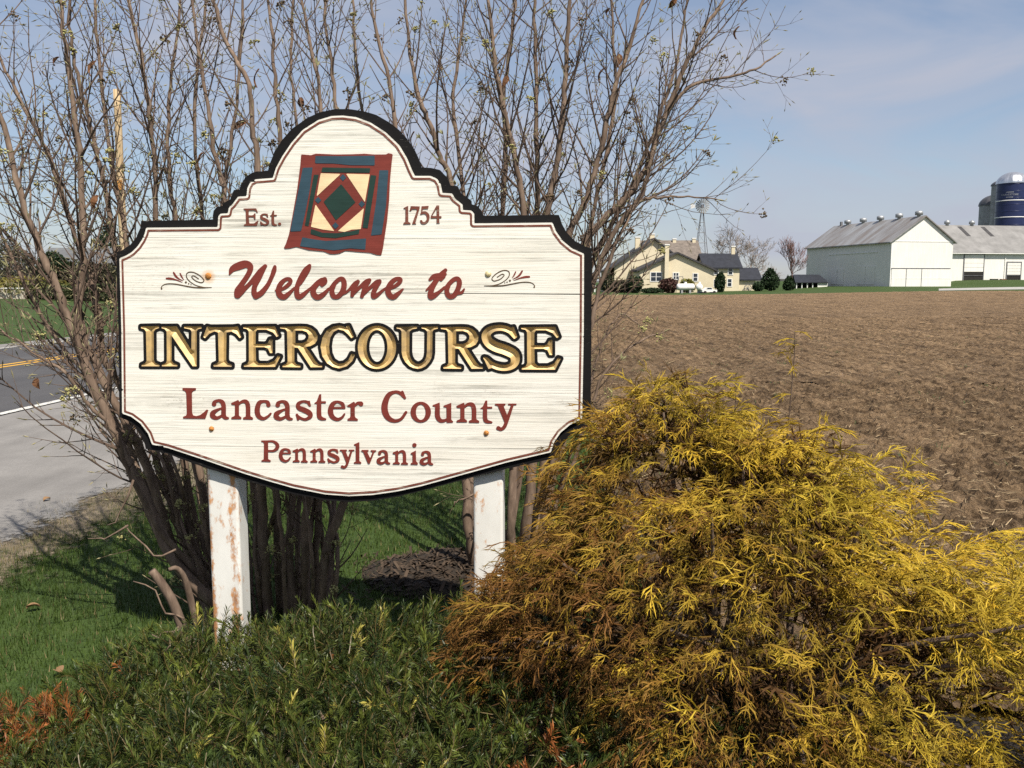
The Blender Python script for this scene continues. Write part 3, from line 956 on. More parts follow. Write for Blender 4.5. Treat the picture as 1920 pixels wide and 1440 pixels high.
s_7 = [('p', [(590, 318), (912, 330), (905, 410), (755, 930), (790, 967), (632, 970), (660, 900), (812, 470), (800, 432), (640, 432), (600, 492), (545, 492)])]
s_5 = [('p', [(980, 325), (1232, 310), (1215, 416), (1025, 420), (1005, 540), (940, 628), (960, 520)]), ('s', [(955, 600, 50), (1050, 550, 92), (1150, 575, 102), (1212, 680, 104), (1200, 820, 92), (1110, 920, 80), (1005, 922, 80), (962, 855, 80)])]
s_4 = [('p', [(1515, 295), (1610, 295), (1615, 900), (1640, 937), (1508, 940), (1520, 890), (1520, 330)]), ('p', [(1515, 295), (1570, 330), (1352, 670), (1310, 682)]), ('p', [(1310, 672), (1692, 680), (1692, 745), (1310, 758)])]
w_W = [('s', [(92, 272, 26), (135, 195, 88), (230, 150, 118), (330, 122, 112), (395, 150, 95), (398, 220, 80), (345, 320, 76), (270, 430, 80), (215, 520, 98), (208, 588, 92)]), ('s', [(212, 590, 90), (270, 535, 82), (380, 430, 62), (480, 325, 84), (560, 228, 88), (625, 152, 60)]),
       ('s', [(600, 190, 70), (530, 330, 78), (470, 450, 76), (458, 540, 80), (485, 602, 86)]), ('s', [(485, 602, 86), (570, 550, 82), (660, 440, 66), (720, 320, 62), (757, 220, 70), (770, 160, 48)])]
w_e = [('s', [(778, 515, 22), (870, 500, 45), (955, 447, 60), (1005, 385, 60), (985, 345, 55), (920, 357, 60), (850, 430, 76), (825, 520, 82), (850, 590, 88), (910, 612, 82), (980, 562, 60), (1060, 480, 35)])]
w_l = [('s', [(1060, 490, 35), (1150, 410, 50), (1225, 305, 44), (1282, 200, 48), (1293, 142, 44)]), ('s', [(1290, 140, 45), (1225, 205, 62), (1158, 320, 66), (1110, 440, 72), (1097, 540, 76), (1122, 612, 80), (1180, 590, 72), (1250, 530, 50), (1320, 470, 35)])]
w_c = [('s', [(1478, 432, 60), (1522, 388, 66), (1520, 342, 56)]), ('s', [(1500, 352, 66), (1420, 400, 78), (1350, 490, 84), (1352, 570, 84), (1410, 616, 86), (1490, 580, 70), (1580, 490, 40)]), ('s', [(1320, 470, 36), (1400, 400, 50), (1470, 355, 60)])]
w_o = [('s', [(1600, 480, 40), (1665, 410, 62), (1735, 348, 64), (1788, 350, 70), (1808, 420, 80), (1788, 520, 80), (1720, 602, 72), (1650, 602, 72), (1625, 520, 72), (1660, 430, 60)]), ('s', [(1770, 570, 40), (1830, 545, 42), (1905, 490, 32)])]
w_m = [('s', [(120, 510, 40), (200, 420, 58), (255, 382, 56)]), ('s', [(250, 390, 62), (190, 490, 66), (168, 592, 54)]), ('s', [(178, 565, 55), (280, 470, 54), (370, 390, 66), (425, 362, 60)]), ('s', [(415, 380, 68), (360, 470, 68), (315, 602, 58)]), ('s', [(338, 565, 50), (440, 470, 54), (530, 395, 66), (580, 373, 55)]), ('s', [(575, 390, 66), (520, 480, 68), (485, 560, 72), (492, 612, 62), (550, 580, 56), (620, 520, 42), (690, 470, 35)])]
w_e2 = [('s', [(680, 485, 40), (770, 472, 50), (850, 422, 60), (893, 372, 60), (880, 338, 52), (810, 352, 65), (740, 420, 78), (705, 510, 86), (730, 590, 86), (790, 612, 80), (860, 560, 60), (928, 497, 28)])]
w_t = [('s', [(1565, 212, 55), (1500, 275, 70), (1430, 360, 78), (1370, 470, 78), (1342, 560, 86), (1348, 612, 82), (1400, 590, 76), (1470, 540, 50), (1550, 470, 40)]), ('s', [(1332, 352, 42), (1395, 305, 72), (1480, 290, 72), (1568, 272, 36)]), ('s', [(1535, 300, 70), (1500, 358, 42)]), ('s', [(1278, 513, 25), (1340, 450, 38), (1400, 385, 46)])]
w_o2 = [('s', [(1560, 480, 40), (1625, 410, 62), (1695, 350, 66), (1750, 342, 66), (1775, 400, 76), (1750, 500, 76), (1690, 592, 74), (1620, 602, 74), (1585, 520, 72), (1620, 425, 60)]), ('s', [(1740, 560, 45), (1810, 545, 46), (1845, 497, 28)])]


def F_(it, z, x0, y0, x1, y1):
    """glyph fitted to a box measured in a close-up z"""
    ox, oy, s = z
    return fit(it, ox + x0 / s, oy + y0 / s, ox + x1 / s, oy + y1 / s)


RED = []
RED += [zoomed(g, *ZW) for g in (w_W, w_e, w_l, w_c, w_o)] + [zoomed(g, *ZX) for g in (w_m, w_e2, w_t, w_o2)]
RED += [zoomed(g, *ZF) for g in (s_L, s_a, s_n, s_c)] + [F_(s_a, ZF, 957, 185, 1147, 390)] + [zoomed(g, *ZF) for g in (s_s, s_t, s_e, s_r)]
RED += [zoomed(g, *ZG) for g in (s_C, s_o, s_u)] + [F_(s_n, ZG, 1070, 270, 1363, 530), F_(s_t, ZG, 1375, 242, 1535, 535), zoomed(s_y, *ZG)]
RED += [zoomed(s_P, *ZH), F_(s_e, ZH, 246, 168, 375, 318), F_(s_n, ZH, 392, 170, 552, 320), F_(s_n, ZH, 578, 172, 738, 322), F_(s_s, ZH, 758, 175, 886, 328), F_(s_y, ZH, 892, 183, 1045, 383),
        zoomed(s_l, *ZH), zoomed(s_v, *ZH), F_(s_a, ZH, 1283, 187, 1425, 341), F_(s_n, ZH, 1450, 190, 1612, 342), zoomed(s_i, *ZH), F_(s_a, ZH, 1738, 195, 1880, 349)]
REDT = [zoomed(s_E, *ZS), F_(s_s, ZS, 930, 585, 1248, 1022), F_(s_t, ZS, 1290, 480, 1540, 1022), zoomed(s_dot, *ZS)] + [zoomed(g, *ZY) for g in (s_1, s_7, s_5, s_4)]


def raised(items, name, mat, step=1.0, h=0.0065, base=0.0036, parent=None):
    b = bounds(items)
    xs = np.arange(b[0] - 1.5, b[2] + 2, step); ys = np.arange(b[1] - 1.5, b[3] + 2, step)
    X, Y = np.meshgrid(xs, ys)
    A, _ = region(sd_items(items, X, Y), xs, ys, lambda x, y: np.full(np.shape(x), h), wall=base)
    return sp(A, name, mat, parent)


for k, g in enumerate(RED): raised(g, 'letter', M_RED, h=0.0065 + 0.00012 * (k % 2))
for g in REDT: raised(g, 'letter', M_REDT, 0.5)

# painted scroll work left and right of the greeting
scroll = [('s', [(208, 610, 46), (203, 560, 20), (270, 500, 22), (400, 472, 28), (600, 482, 30), (850, 530, 32), (1100, 573, 34), (1350, 580, 36), (1590, 575, 14)]),
          ('s', [(1500, 578, 16), (1350, 568, 26), (1150, 510, 22), (980, 400, 24), (900, 290, 26), (907, 190, 26), (990, 148, 28), (1120, 166, 28), (1270, 250, 26), (1368, 350, 24), (1368, 410, 26), (1300, 440, 28), (1150, 390, 26), (1050, 300, 24), (1050, 262, 22), (1110, 257, 26), (1230, 335, 24)]),
          ('s', [(878, 432, 55), (882, 432, 55)]), ('s', [(957, 470, 36), (959, 470, 36)]), ('s', [(1021, 490, 28), (1023, 490, 28)])]
leafs = [[('s', [(345, 326, 48), (450, 330, 58), (600, 362, 38), (780, 430, 10)])], [('s', [(542, 165, 44), (600, 260, 54), (680, 330, 38), (800, 390, 10)])], [('s', [(722, 190, 34), (760, 270, 40), (820, 360, 12)])]]
for side in (0, 1):
    f = (lambda x, y: (290 + x / 14.77, 500 + y / 14.77)) if side == 0 else (lambda x, y: (900 + (1712 - x) / 14.77, 490 + (y + 102) / 14.77))
    fl = raised(xf(scroll, f, 1 / 14.77), 'scroll_ornament', M_BROWN, 0.45, 0.0056)
    for lf in leafs:
        raised(xf(lf, f, 1 / 14.77), 'scroll_leaf', M_RED, 0.45, 0.0057, parent=fl)

# quilt emblem
ZQ = (520, 270, 6.545)
qz = lambda pts: zoomed([('p', pts)], *ZQ)
emb = raised(zoomed([('p', [(300, 130), (420, 140), (480, 121), (700, 131), (900, 129), (1080, 122), (1200, 132), (1340, 131), (1365, 115), (1420, 126), (1410, 200), (1390, 400), (1385, 480), (1375, 700), (1350, 950), (1300, 1280), (1280, 1366), (1220, 1360), (1150, 1336), (1000, 1325), (840, 1310), (770, 1343), (710, 1352), (650, 1350), (580, 1320), (390, 1302), (300, 1277), (240, 1262), (160, 1281), (80, 1286), (110, 1230), (150, 1110), (200, 840), (250, 560), (290, 250)])], *ZQ), 'quilt_emblem', M_RED, 2.2, 0.007)
for pts in ([(475, 150), (800, 152), (1200, 146), (1200, 266), (900, 263), (700, 242), (470, 240)], [(320, 295), (440, 290), (410, 540), (350, 850), (300, 1070), (165, 1076), (270, 550)], [(1258, 325), (1368, 325), (1340, 760), (1285, 1110), (1155, 1125), (1220, 700)],
            [(315, 1145), (450, 1170), (600, 1190), (850, 1177), (1095, 1160), (1085, 1296), (900, 1280), (700, 1306), (450, 1276), (285, 1255)]):
    raised(qz(pts), 'patch', M_QBLUE, 1.6, 0.0082, parent=emb)
for pts in ([(560, 290), (1145, 300), (1140, 356), (545, 350)], [(455, 380), (515, 380), (390, 1012), (345, 1000)], [(1150, 385), (1220, 390), (1115, 1036), (1050, 1030)], [(420, 1042), (560, 1090), (730, 1096), (900, 1075), (1015, 1050), (1005, 1106), (720, 1155), (550, 1145), (415, 1105)],
            [(790, 495), (965, 718), (725, 938), (575, 712)]):
    raised(qz(pts), 'patch', M_QGREEN, 1.6, 0.0082, parent=emb)
for pts in ([(540, 362), (785, 370), (490, 645)], [(850, 368), (1140, 375), (1080, 715)], [(475, 745), (705, 1070), (560, 1050), (420, 1018)], [(1068, 790), (1030, 1045), (920, 1052), (830, 1080), (750, 1070)]):
    raised(qz(pts), 'patch', M_QCREAM, 1.3, 0.0082, parent=emb)
for cx, cy in ((812, 415), (508, 692), (1042, 738), (720, 1003)):
    raised(qz([(cx, cy - 42), (cx + 40, cy), (cx, cy + 42), (cx - 40, cy)]), 'patch', M_QBLUE, 0.7, 0.0083, parent=emb)

# rusty carriage-bolt heads
M_BOLT = plain('rusty_bolt', (0.50, 0.21, 0.05), 0.55, 0.35, 160, 0.4, 0.25)
M_BOLTP = plain('pale_bolt', (0.72, 0.60, 0.34), 0.5, 0.2, 160, 0.3, 0.2)
for k, (bx, by) in enumerate(BOLTS):
    c0 = on_board(np.array(bx), np.array(by), 0.003)
    r = 0.0125 if k < 2 else 0.0105
    A = Acc()
    rings = [(1.0, 0.0), (1.0, 0.0022), (0.86, 0.0052), (0.55, 0.0078), (0.2, 0.0088)]
    a_ = np.arange(14) * 2 * math.pi / 14
    V = np.concatenate([c0 + r * f_ * (np.cos(a_)[:, None] * B_U + np.sin(a_)[:, None] * np.array([0, 0, 1.0])) + B_N * h_ for f_, h_ in rings] + [(c0 + B_N * 0.009)[None]])
    Q = [[i * 14 + j, i * 14 + (j + 1) % 14, (i + 1) * 14 + (j + 1) % 14, (i + 1) * 14 + j] for i in range(4) for j in range(14)]
    T = [[56 + j, 56 + (j + 1) % 14, 70] for j in range(14)]
    A.add(V, Q, T)
    o = sp(A, 'bolt', M_BOLTP if k == 1 else M_BOLT, smooth=True)

# posts: white painted square steel, rust along the edges
t = NT('rusty_white_post').set(0.45, 0, 0.4)
f = t.noise(t.coords((48, 48, 30), 'World'), 1.0, 6, 0.75)
stx = t.noise(t.coords((22, 22, 7.5), 'World'), 1.0, 6, 0.7)
dirt = t.noise(t.coords((7, 7, 3), 'World'), 1.0, 4, 0.6)
c = t.ramp(dirt, [(0.3, (0.62, 0.61, 0.57)), (0.7, (0.74, 0.73, 0.69))])
a1 = t.new('Attribute', _attribute_name='tint')
msk = t.math('MULTIPLY', a1.outputs['Fac'], 1.0)
lvl = t.math('ADD', t.math('MULTIPLY', stx, 0.58), t.math('ADD', t.math('MULTIPLY', f, 0.42), t.math('MULTIPLY', msk, 0.155)))
rust = t.ramp(lvl, [(0.556, (0, 0, 0)), (0.65, (1, 1, 1))])
c = t.mix(t.math('MULTIPLY', rust, 0.9), c, t.ramp(f, [(0.35, (0.20, 0.065, 0.015)), (0.62, (0.52, 0.22, 0.05))]))
t.col(c); t.bump(f, 0.12, 0.002)
M_POST = t.m


def post(px0, px1, depth, rusty, top, zb=-0.4):
    h = -0.037
    p0 = on_board(np.array(px0), np.array(960.0), h); p1 = on_board(np.array(px1), np.array(960.0), h)
    p0[2] = p1[2] = 0
    w = float((p1 - p0) @ B_U)
    A = Acc()
    r = 0.012
    prof = []
    for cx, cy, a0 in ((r, r, 180), (w - r, r, 270), (w - r, depth - r, 0), (r, depth - r, 90)):
        for k in range(5):
            a_ = math.radians(a0 + 22.5 * k)
            prof.append((cx + r * math.cos(a_), cy + r * math.sin(a_)))
    prof = np.array(prof)
    # denser points across the front so the rust mask can follow the edges
    full = []
    for p, q in zip(prof, np.roll(prof, -1, 0)):
        m = max(1, int(np.hypot(*(q - p)) / 0.012))
        for k in range(m): full.append(p + (q - p) * k / m)
    full = np.array(full); m = len(full)
    zs = np.linspace(zb, top, 60)
    V = np.concatenate([p0 + full[:, :1] * B_U - full[:, 1:] * B_N + np.array([0, 0, z]) for z in zs])
    i = np.arange(len(zs) - 1)[:, None] * m + np.arange(m)[None, :]
    i2 = np.arange(len(zs) - 1)[:, None] * m + (np.arange(m)[None, :] + 1) % m
    Q = np.stack([i, i2, i2 + m, i + m], -1).reshape(-1, 4)
    Tt = [[(len(zs) - 1) * m, (len(zs) - 1) * m + k, (len(zs) - 1) * m + k + 1] for k in range(1, m - 1)]
    u = full[:, 0] / w
    front = full[:, 1] < 0.02
    mask = np.where(front, np.maximum(np.exp(-((u - 0.06) / 0.10) ** 2), 1.05 * np.exp(-((u - 0.80) / 0.13) ** 2)), 0.0)
    zz = np.repeat(zs, m)
    tint = np.tile(mask, len(zs)) * rusty * (0.55 + 0.6 * np.clip((0.95 - zz) / 0.8, 0, 1))
    A.add(V, Q, Tt, np.repeat(tint[:, None], 3, 1))
    o = A.build('post', M_POST, None, False, use_tint=True)
    o.parent = sign
    o.matrix_parent_inverse = Matrix.Translation(-Vector(SIGN_ORG))
    return o


post(383, 440.5, 0.105, 1.0, 1.74)
post(885.5, 942, 0.105, 0.28, 1.74)

# ------------------------------------------------------------------ bare many-stemmed shrubs behind the sign
t = NT('shrub_bark').set(0.85, 0, 0.2)
v = t.coords((40, 40, 9), 'World')
f = t.noise(v, 1.0, 5, 0.65); f2 = t.noise(t.coords(kind='World'), 9, 4, 0.6)
c = t.ramp(f, [(0.3, (0.095, 0.066, 0.050)), (0.55, (0.175, 0.126, 0.094)), (0.75, (0.26, 0.195, 0.148))])
c = t.mix(0.6, c, t.ramp(f2, [(0.35, (0.72, 0.70, 0.68)), (0.65, (1.18, 1.16, 1.14))]), 'MULTIPLY')
t.col(c); t.bump(f, 0.5, 0.004)
M_BARK = t.m
t = NT('twig_bark').set(0.8, 0, 0.2)
f = t.noise(t.coords(kind='World'), 16, 4, 0.6)
t.col(t.ramp(f, [(0.3, (0.060, 0.040, 0.031)), (0.6, (0.125, 0.088, 0.066)), (0.75, (0.22, 0.165, 0.12))]))
M_TWIG = t.m
M_TINTG = tinted('bud_tinted', (1, 1, 1), 0.65, 0.25, 0.15)

OCT = np.array([[1, 0, 0], [-1, 0, 0], [0, 1, 0], [0, -1, 0], [0, 0, 1], [0, 0, -1]], float)
OCT_T = [[0, 2, 4], [2, 1, 4], [1, 3, 4], [3, 0, 4], [2, 0, 5], [1, 2, 5], [3, 1, 5], [0, 3, 5]]
UP = np.array([0, 0, 1.0])


def unit(v):
    return v / (np.linalg.norm(v) + 1e-12)


def perp(d):
    r = np.eye(3)[np.argmin(np.abs(d))]
    a = unit(np.cross(d, r))
    return a, np.cross(d, a)


def behind_board(P):
    # twigs stay on the far side of the board
    d = (P - B_O) @ B_N
    px = 960 + P[:, 0] / P[:, 1] * FPX
    ex = np.maximum(0, d + 0.085) * ((px > 190) & (px < 1130))
    return P - B_N * ex[:, None]


class Shrub:
    def __init__(self, root, seed):
        self.root, self.r = root, np.random.default_rng(seed)
        self.umbels = 0

    def bud(self, B, p, d, k=1.0):
        a, b = perp(d)
        l, w = (0.010 + 0.014 * self.r.random()) * k, (0.0022 + 0.0012 * self.r.random()) * k
        V = p + d * l * 0.6 + OCT[:, :1] * a * w + OCT[:, 1:2] * b * w + OCT[:, 2:] * d * l
        s = 0.7 + 0.6 * self.r.random()
        B.add(V, T=OCT_T, col=(0.27 * s, 0.24 * s, 0.13 * s))

    def umbel(self, B, p, d):
        col = np.array([0.40, 0.37, 0.15]) if self.r.random() < 0.62 else np.array([0.15, 0.105, 0.06])
        for i in range(20):
            q = unit(d * 0.9 + self.r.normal(size=3) * 0.75)
            rad = 0.0056 * (0.7 + 0.6 * self.r.random())
            B.add(p + q * (0.016 + 0.015 * self.r.random()) + OCT * rad, T=OCT_T, col=col * (0.7 + 0.6 * self.r.random()))

    def leaflets(self, B, p, d):
        # first folded leaves at a shoot tip
        for i in range(3):
            q = unit(d + 0.45 * self.r.normal(size=3))
            a, b = perp(q)
            l = 0.025 + 0.025 * self.r.random()
            V = np.stack([p, p + q * l * 0.5 + a * 0.0045, p + q * l, p + q * l * 0.5 - a * 0.0045])
            s = 0.7 + 0.5 * self.r.random()
            B.add(V, [[0, 1, 2, 3]], col=(0.27 * s, 0.26 * s, 0.13 * s))

    def dry_leaf(self, p, d, parent):
        a, b = perp(unit(d))
        q = unit(-UP * 0.8 + 0.5 * self.r.normal(size=3))
        l = 0.05 + 0.04 * self.r.random(); w = 0.013 + 0.008 * self.r.random()
        s1, s2 = perp(q)
        rows = []
        for k in range(6):
            u = k / 5
            wk = w * math.sin(math.pi * min(1, 0.08 + u * 0.92)) + 0.0006
            c0 = p + q * l * u + s2 * 0.018 * math.sin(u * 3.0)
            rows += [c0 - s1 * wk + s2 * 0.009, c0, c0 + s1 * wk + s2 * 0.009 * self.r.random()]
        Q = [[k * 3 + j, k * 3 + j + 1, k * 3 + j + 4, k * 3 + j + 3] for k in range(5) for j in range(2)]
        A = Acc().add(np.array(rows), Q, col=np.array([0.16, 0.075, 0.035]) * (0.6 + 0.8 * self.r.random()))
        A.build('dry_leaf', M_TINT, parent, use_tint=True)

    def limb(self, A, B, p, d, L, r, lvl, dens=1.0, low=False):
        R = self.r
        n = max(3, int(4 + L * 7)) if lvl == 1 else 3 if lvl == 2 else 2
        P, q = [p], unit(d)
        for k in range(n):
            q = unit(q + UP * (0.05 if lvl > 1 else 0.11) + R.normal(size=3) * (0.06 if lvl == 1 else 0.09))
            P.append(P[-1] + q * L / n)
        P = behind_board(np.array(P))
        Rr = np.linspace(r, r * 0.38, n + 1)
        if lvl == 1:      # swollen joints, as on old flowering wood
            Rr = Rr * (1 + 0.12 * R.random(n + 1))
        A.add(*tube(P, Rr, 5 if lvl == 1 else 4 if lvl == 2 else 3, lvl == 1))
        if not low or lvl == 2: self.bud(B, P[-1], q)
        if lvl == 1:
            u = R.random()
            if u < 0.24: self.umbel(B, P[-1], q)
            elif u < 0.42: self.leaflets(B, P[-1], q)
        if lvl >= 3: return
        step = (0.070 if lvl == 1 else 0.055) / dens
        s = step * (0.6 + R.random()) + (0.03 if lvl == 1 else 0.015)
        ph = R.random() * math.pi
        while s < L * 0.97:
            i = min(int(s / L * n), n - 1); u = s / L * n - i
            c0 = P[i] * (1 - u) + P[i + 1] * u
            tan = unit(P[i + 1] - P[i])
            a, b = perp(tan)
            ph += math.pi / 2
            for sgn in (1, -1):
                if R.random() > (0.62 if lvl == 1 else 0.42): continue
                e = unit(tan * 0.9 + (a * math.cos(ph) + b * math.sin(ph)) * sgn * (0.8 + 0.5 * R.random()))
                l2 = (0.05 + 0.20 * R.random() ** 1.5) * (1.15 - 0.6 * s / L) if lvl == 1 else 0.02 + 0.06 * R.random()
                self.limb(A, B, c0, e, l2, max(0.0011, r * (0.45 if lvl == 1 else 0.6)), lvl + 1, dens, low)
            s += step * (0.55 + 0.9 * R.random())

    def stem(self, pts, r0, r1, start=0.25, dens=1.0, lmax=0.75, leaves=1, step=0.085):
        """pts: world polyline of the main stem"""
        R = self.r
        P = catmull(np.array(pts), 5)
        P[1:-1] += R.normal(size=(len(P) - 2, 3)) * 0.0035
        n = len(P)
        seg = np.linalg.norm(np.diff(P, axis=0), axis=1)
        S = np.concatenate([[0], np.cumsum(seg)]); L = S[-1]
        rr = r1 + (r0 - r1) * (1 - S / L) ** 0.85
        A = Acc(); A.add(*tube(P, rr * (1 + 0.06 * R.normal(size=n)), 9))
        st = A.build('stem', M_BARK, self.root, True)
        tw, bd = Acc(), Acc()
        s = L * start
        ph = R.random() * 3
        ends = []
        while s < L:
            i = min(np.searchsorted(S, s) - 1, n - 2); i = max(i, 0)
            u = (s - S[i]) / (seg[i] + 1e-9)
            c0 = P[i] * (1 - u) + P[i + 1] * u
            tan = unit(P[i + 1] - P[i]); a, b = perp(tan)
            f_ = s / L
            ph += math.pi / 2 + 0.3 * R.normal()
            for sgn in (1, -1):
                if R.random() > 0.62: continue
                e = unit(tan * (0.85 + 0.7 * R.random()) + (a * math.cos(ph) + b * math.sin(ph)) * sgn)
                l1 = lmax * (0.2 + 0.8 * R.random()) * (1.1 - 0.5 * f_)
                rad = np.interp(s, S, rr) * (0.28 + 0.2 * R.random())
                self.limb(tw, bd, c0, e, l1, max(0.0020, min(rad, 0.0062)), 1, dens)
                if leaves and R.random() < 0.035: ends.append((c0 + e * l1 * 0.7, e))
            s += step * (0.6 + 0.8 * R.random())
        self.bud(bd, P[-1], unit(P[-1] - P[-2]), 1.5)
        tw.build('branches', M_TWIG, st, kind='stuff')
        bd.build('buds', M_TINTG, st, kind='stuff', use_tint=True)
        for p, e in ends: self.dry_leaf(p, e, st)
        return st


def stem_px(base, trace, dy=0.0):
    """base: ground point; trace: (px, py, Y) measured points upward"""
    return [np.array([base[0], base[1], -0.05])] + [at_depth(np.array(float(x)), np.array(float(y)), yy + dy) for x, y, yy in trace]


vg = 'bare many-stemmed shrubs behind the sign'
shL = Shrub(thing('bare_shrub', 'bare branching shrub leaning out towards the road, left of the sign', 'shrub', (0, 0, 0), vg), 5)
shM = Shrub(thing('bare_shrub', 'bare shrub with a tight clump of dark stems behind the middle of the sign', 'shrub', (0, 0, 0), vg), 6)
shR = Shrub(thing('bare_shrub', 'bare shrub spreading its branches over the right top corner of the sign', 'shrub', (0, 0, 0), vg), 7)

# left shrub: leaning trunks traced from the photograph, rooted 4.1 to 4.6 m off
bl = lambda k: (-1.28 + 0.10 * math.cos(k * 2.4), 3.92 + 0.12 * math.sin(k * 2.4))
for k, (tr, r0, r1) in enumerate([
    ([(345, 1075, 4.2), (272, 930, 4.2), (212, 800, 4.2), (160, 690, 4.2), (125, 588, 4.2), (104, 530, 4.2), (71, 459, 4.2), (42, 380, 4.2), (12, 260, 4.25), (-30, 130, 4.3), (-70, 0, 4.35)], 0.040, 0.006),
    ([(330, 1040, 4.35), (285, 900, 4.35), (230, 780, 4.35), (150, 620, 4.35), (152, 540, 4.35), (155, 470, 4.35), (152, 330, 4.4), (142, 240, 4.4), (126, 110, 4.45), (112, -10, 4.5), (105, -110, 4.5)], 0.036, 0.006),
    ([(350, 1030, 4.5), (300, 880, 4.5), (240, 760, 4.5), (195, 660, 4.5), (183, 567, 4.5), (165, 515, 4.5), (135, 426, 4.5), (95, 300, 4.5), (55, 220, 4.55), (0, 110, 4.6), (-40, 0, 4.6)], 0.030, 0.005),
    ([(372, 1000, 4.55), (330, 800, 4.6), (262, 620, 4.6), (217, 467, 4.6), (197, 350, 4.6), (177, 267, 4.6), (163, 213, 4.6), (147, 150, 4.6), (133, 67, 4.6), (128, -60, 4.6)], 0.030, 0.006),
    ([(390, 980, 4.6), (350, 760, 4.65), (305, 540, 4.7), (293, 410, 4.7), (290, 300, 4.7), (277, 193, 4.7), (263, 100, 4.7), (240, 0, 4.75), (225, -90, 4.75)], 0.030, 0.007),
    ([(385, 1000, 4.75), (370, 800, 4.8), (340, 560, 4.8), (328, 410, 4.8), (315, 300, 4.8), (318, 180, 4.85), (330, 80, 4.85), (345, -60, 4.9)], 0.026, 0.006),
    ([(300, 990, 4.15), (240, 880, 4.05), (215, 810, 4.0), (170, 760, 3.95), (120, 700, 3.9), (60, 660, 3.9), (-10, 610, 3.9)], 0.022, 0.004),
    ([(360, 1010, 4.4), (310, 850, 4.5), (275, 700, 4.6), (250, 540, 4.65), (230, 420, 4.7), (205, 280, 4.75), (190, 150, 4.8), (178, 0, 4.85), (170, -90, 4.9)], 0.026, 0.006),
    ([(320, 1020, 4.5), (262, 880, 4.6), (190, 740, 4.7), (110, 640, 4.8), (40, 520, 4.8), (-20, 390, 4.8), (-60, 260, 4.8)], 0.024, 0.005),
    ([(395, 960, 4.9), (388, 760, 4.95), (385, 560, 5.0), (380, 400, 5.0), (365, 260, 5.0), (372, 120, 5.0), (388, 0, 5.05), (395, -90, 5.05)], 0.024, 0.006),
]):
    shL.stem(stem_px(bl(k), tr, -0.36), r0 * 0.72, r1 * 0.85, 0.34 if k not in (6,) else 0.5, 1.0, 0.85)
# thinner shoots from the same stool, ending behind the board
for k in range(8):
    q = shL.r
    b0 = bl(k * 1.7)
    x0 = 392 - 14 * k + 10 * q.normal()
    tr = [(x0, 1010 + 30 * q.normal(), 3.85 + 0.25 * q.random()), (x0 - 35 - 22 * q.random() * (k > 3), 890, 3.85 + 0.3 * q.random()), (x0 - 60 - 8 * k, 790, 3.9 + 0.3 * q.random())]
    shL.stem(stem_px(b0, tr), 0.008 + 0.009 * q.random(), 0.004, 0.15, 0.7, 0.30, 0, 0.11)
# a cut stub and a dead low branch lit by the sun at its foot
P = catmull(np.array([[-1.30, 3.66, -0.03], *[at_depth(np.array(x), np.array(y), yy) for x, y, yy in ((352., 1200., 3.62), (338., 1165., 3.60), (322., 1125., 3.58), (300., 1090., 3.56), (284., 1070., 3.55))]]), 4)
A = Acc().add(*tube(P, np.linspace(0.024, 0.017, len(P)), 9)); A.build('cut_stub', M_BARK, shL.root, True)
P = catmull(np.array([at_depth(np.array(x), np.array(y), yy) for x, y, yy in ((382., 1210., 3.74), (364., 1150., 3.70), (348., 1090., 3.66), (332., 1066., 3.62), (316., 1068., 3.60))]), 4)
A = Acc().add(*tube(P, np.linspace(0.020, 0.008, len(P)), 8)); A.build('cut_stub', M_BARK, shL.root, True)
for pts in ([(345., 1160.), (310., 1150.), (290., 1110.), (250., 1090.)], [(335., 1175.), (320., 1200.), (312., 1222.), (296., 1228.)], [(338., 1180.), (305., 1188.), (285., 1190.)], [(335., 1180.), (332., 1210.), (330., 1226.)],
            [(250., 900.), (225., 960.), (200., 985.)], [(330., 1030.), (290., 1040.), (255., 1010.), (235., 985.)], [(240., 985.), (200., 1012.), (165., 1010.)]):
    P = catmull(np.array([at_depth(np.array(x), np.array(y), 3.57) for x, y in pts]), 2)
    P[1:-1] += 0.006 * rng.normal(size=(len(P) - 2, 3))
    A = Acc().add(*tube(P, np.linspace(0.0050, 0.0022, len(P)), 5)); A.build('dead_twig', M_BARK, shL.root, True)

# middle clump
def foot(tr, cpx, Y, k):
    Y = Y + 0.10 * math.sin(k * 2.1)
    px = cpx + (tr[0][0] - cpx) * 0.82
    return (float(at_depth(np.array(float(px)), np.array(1100.0), Y)[0]), Y)


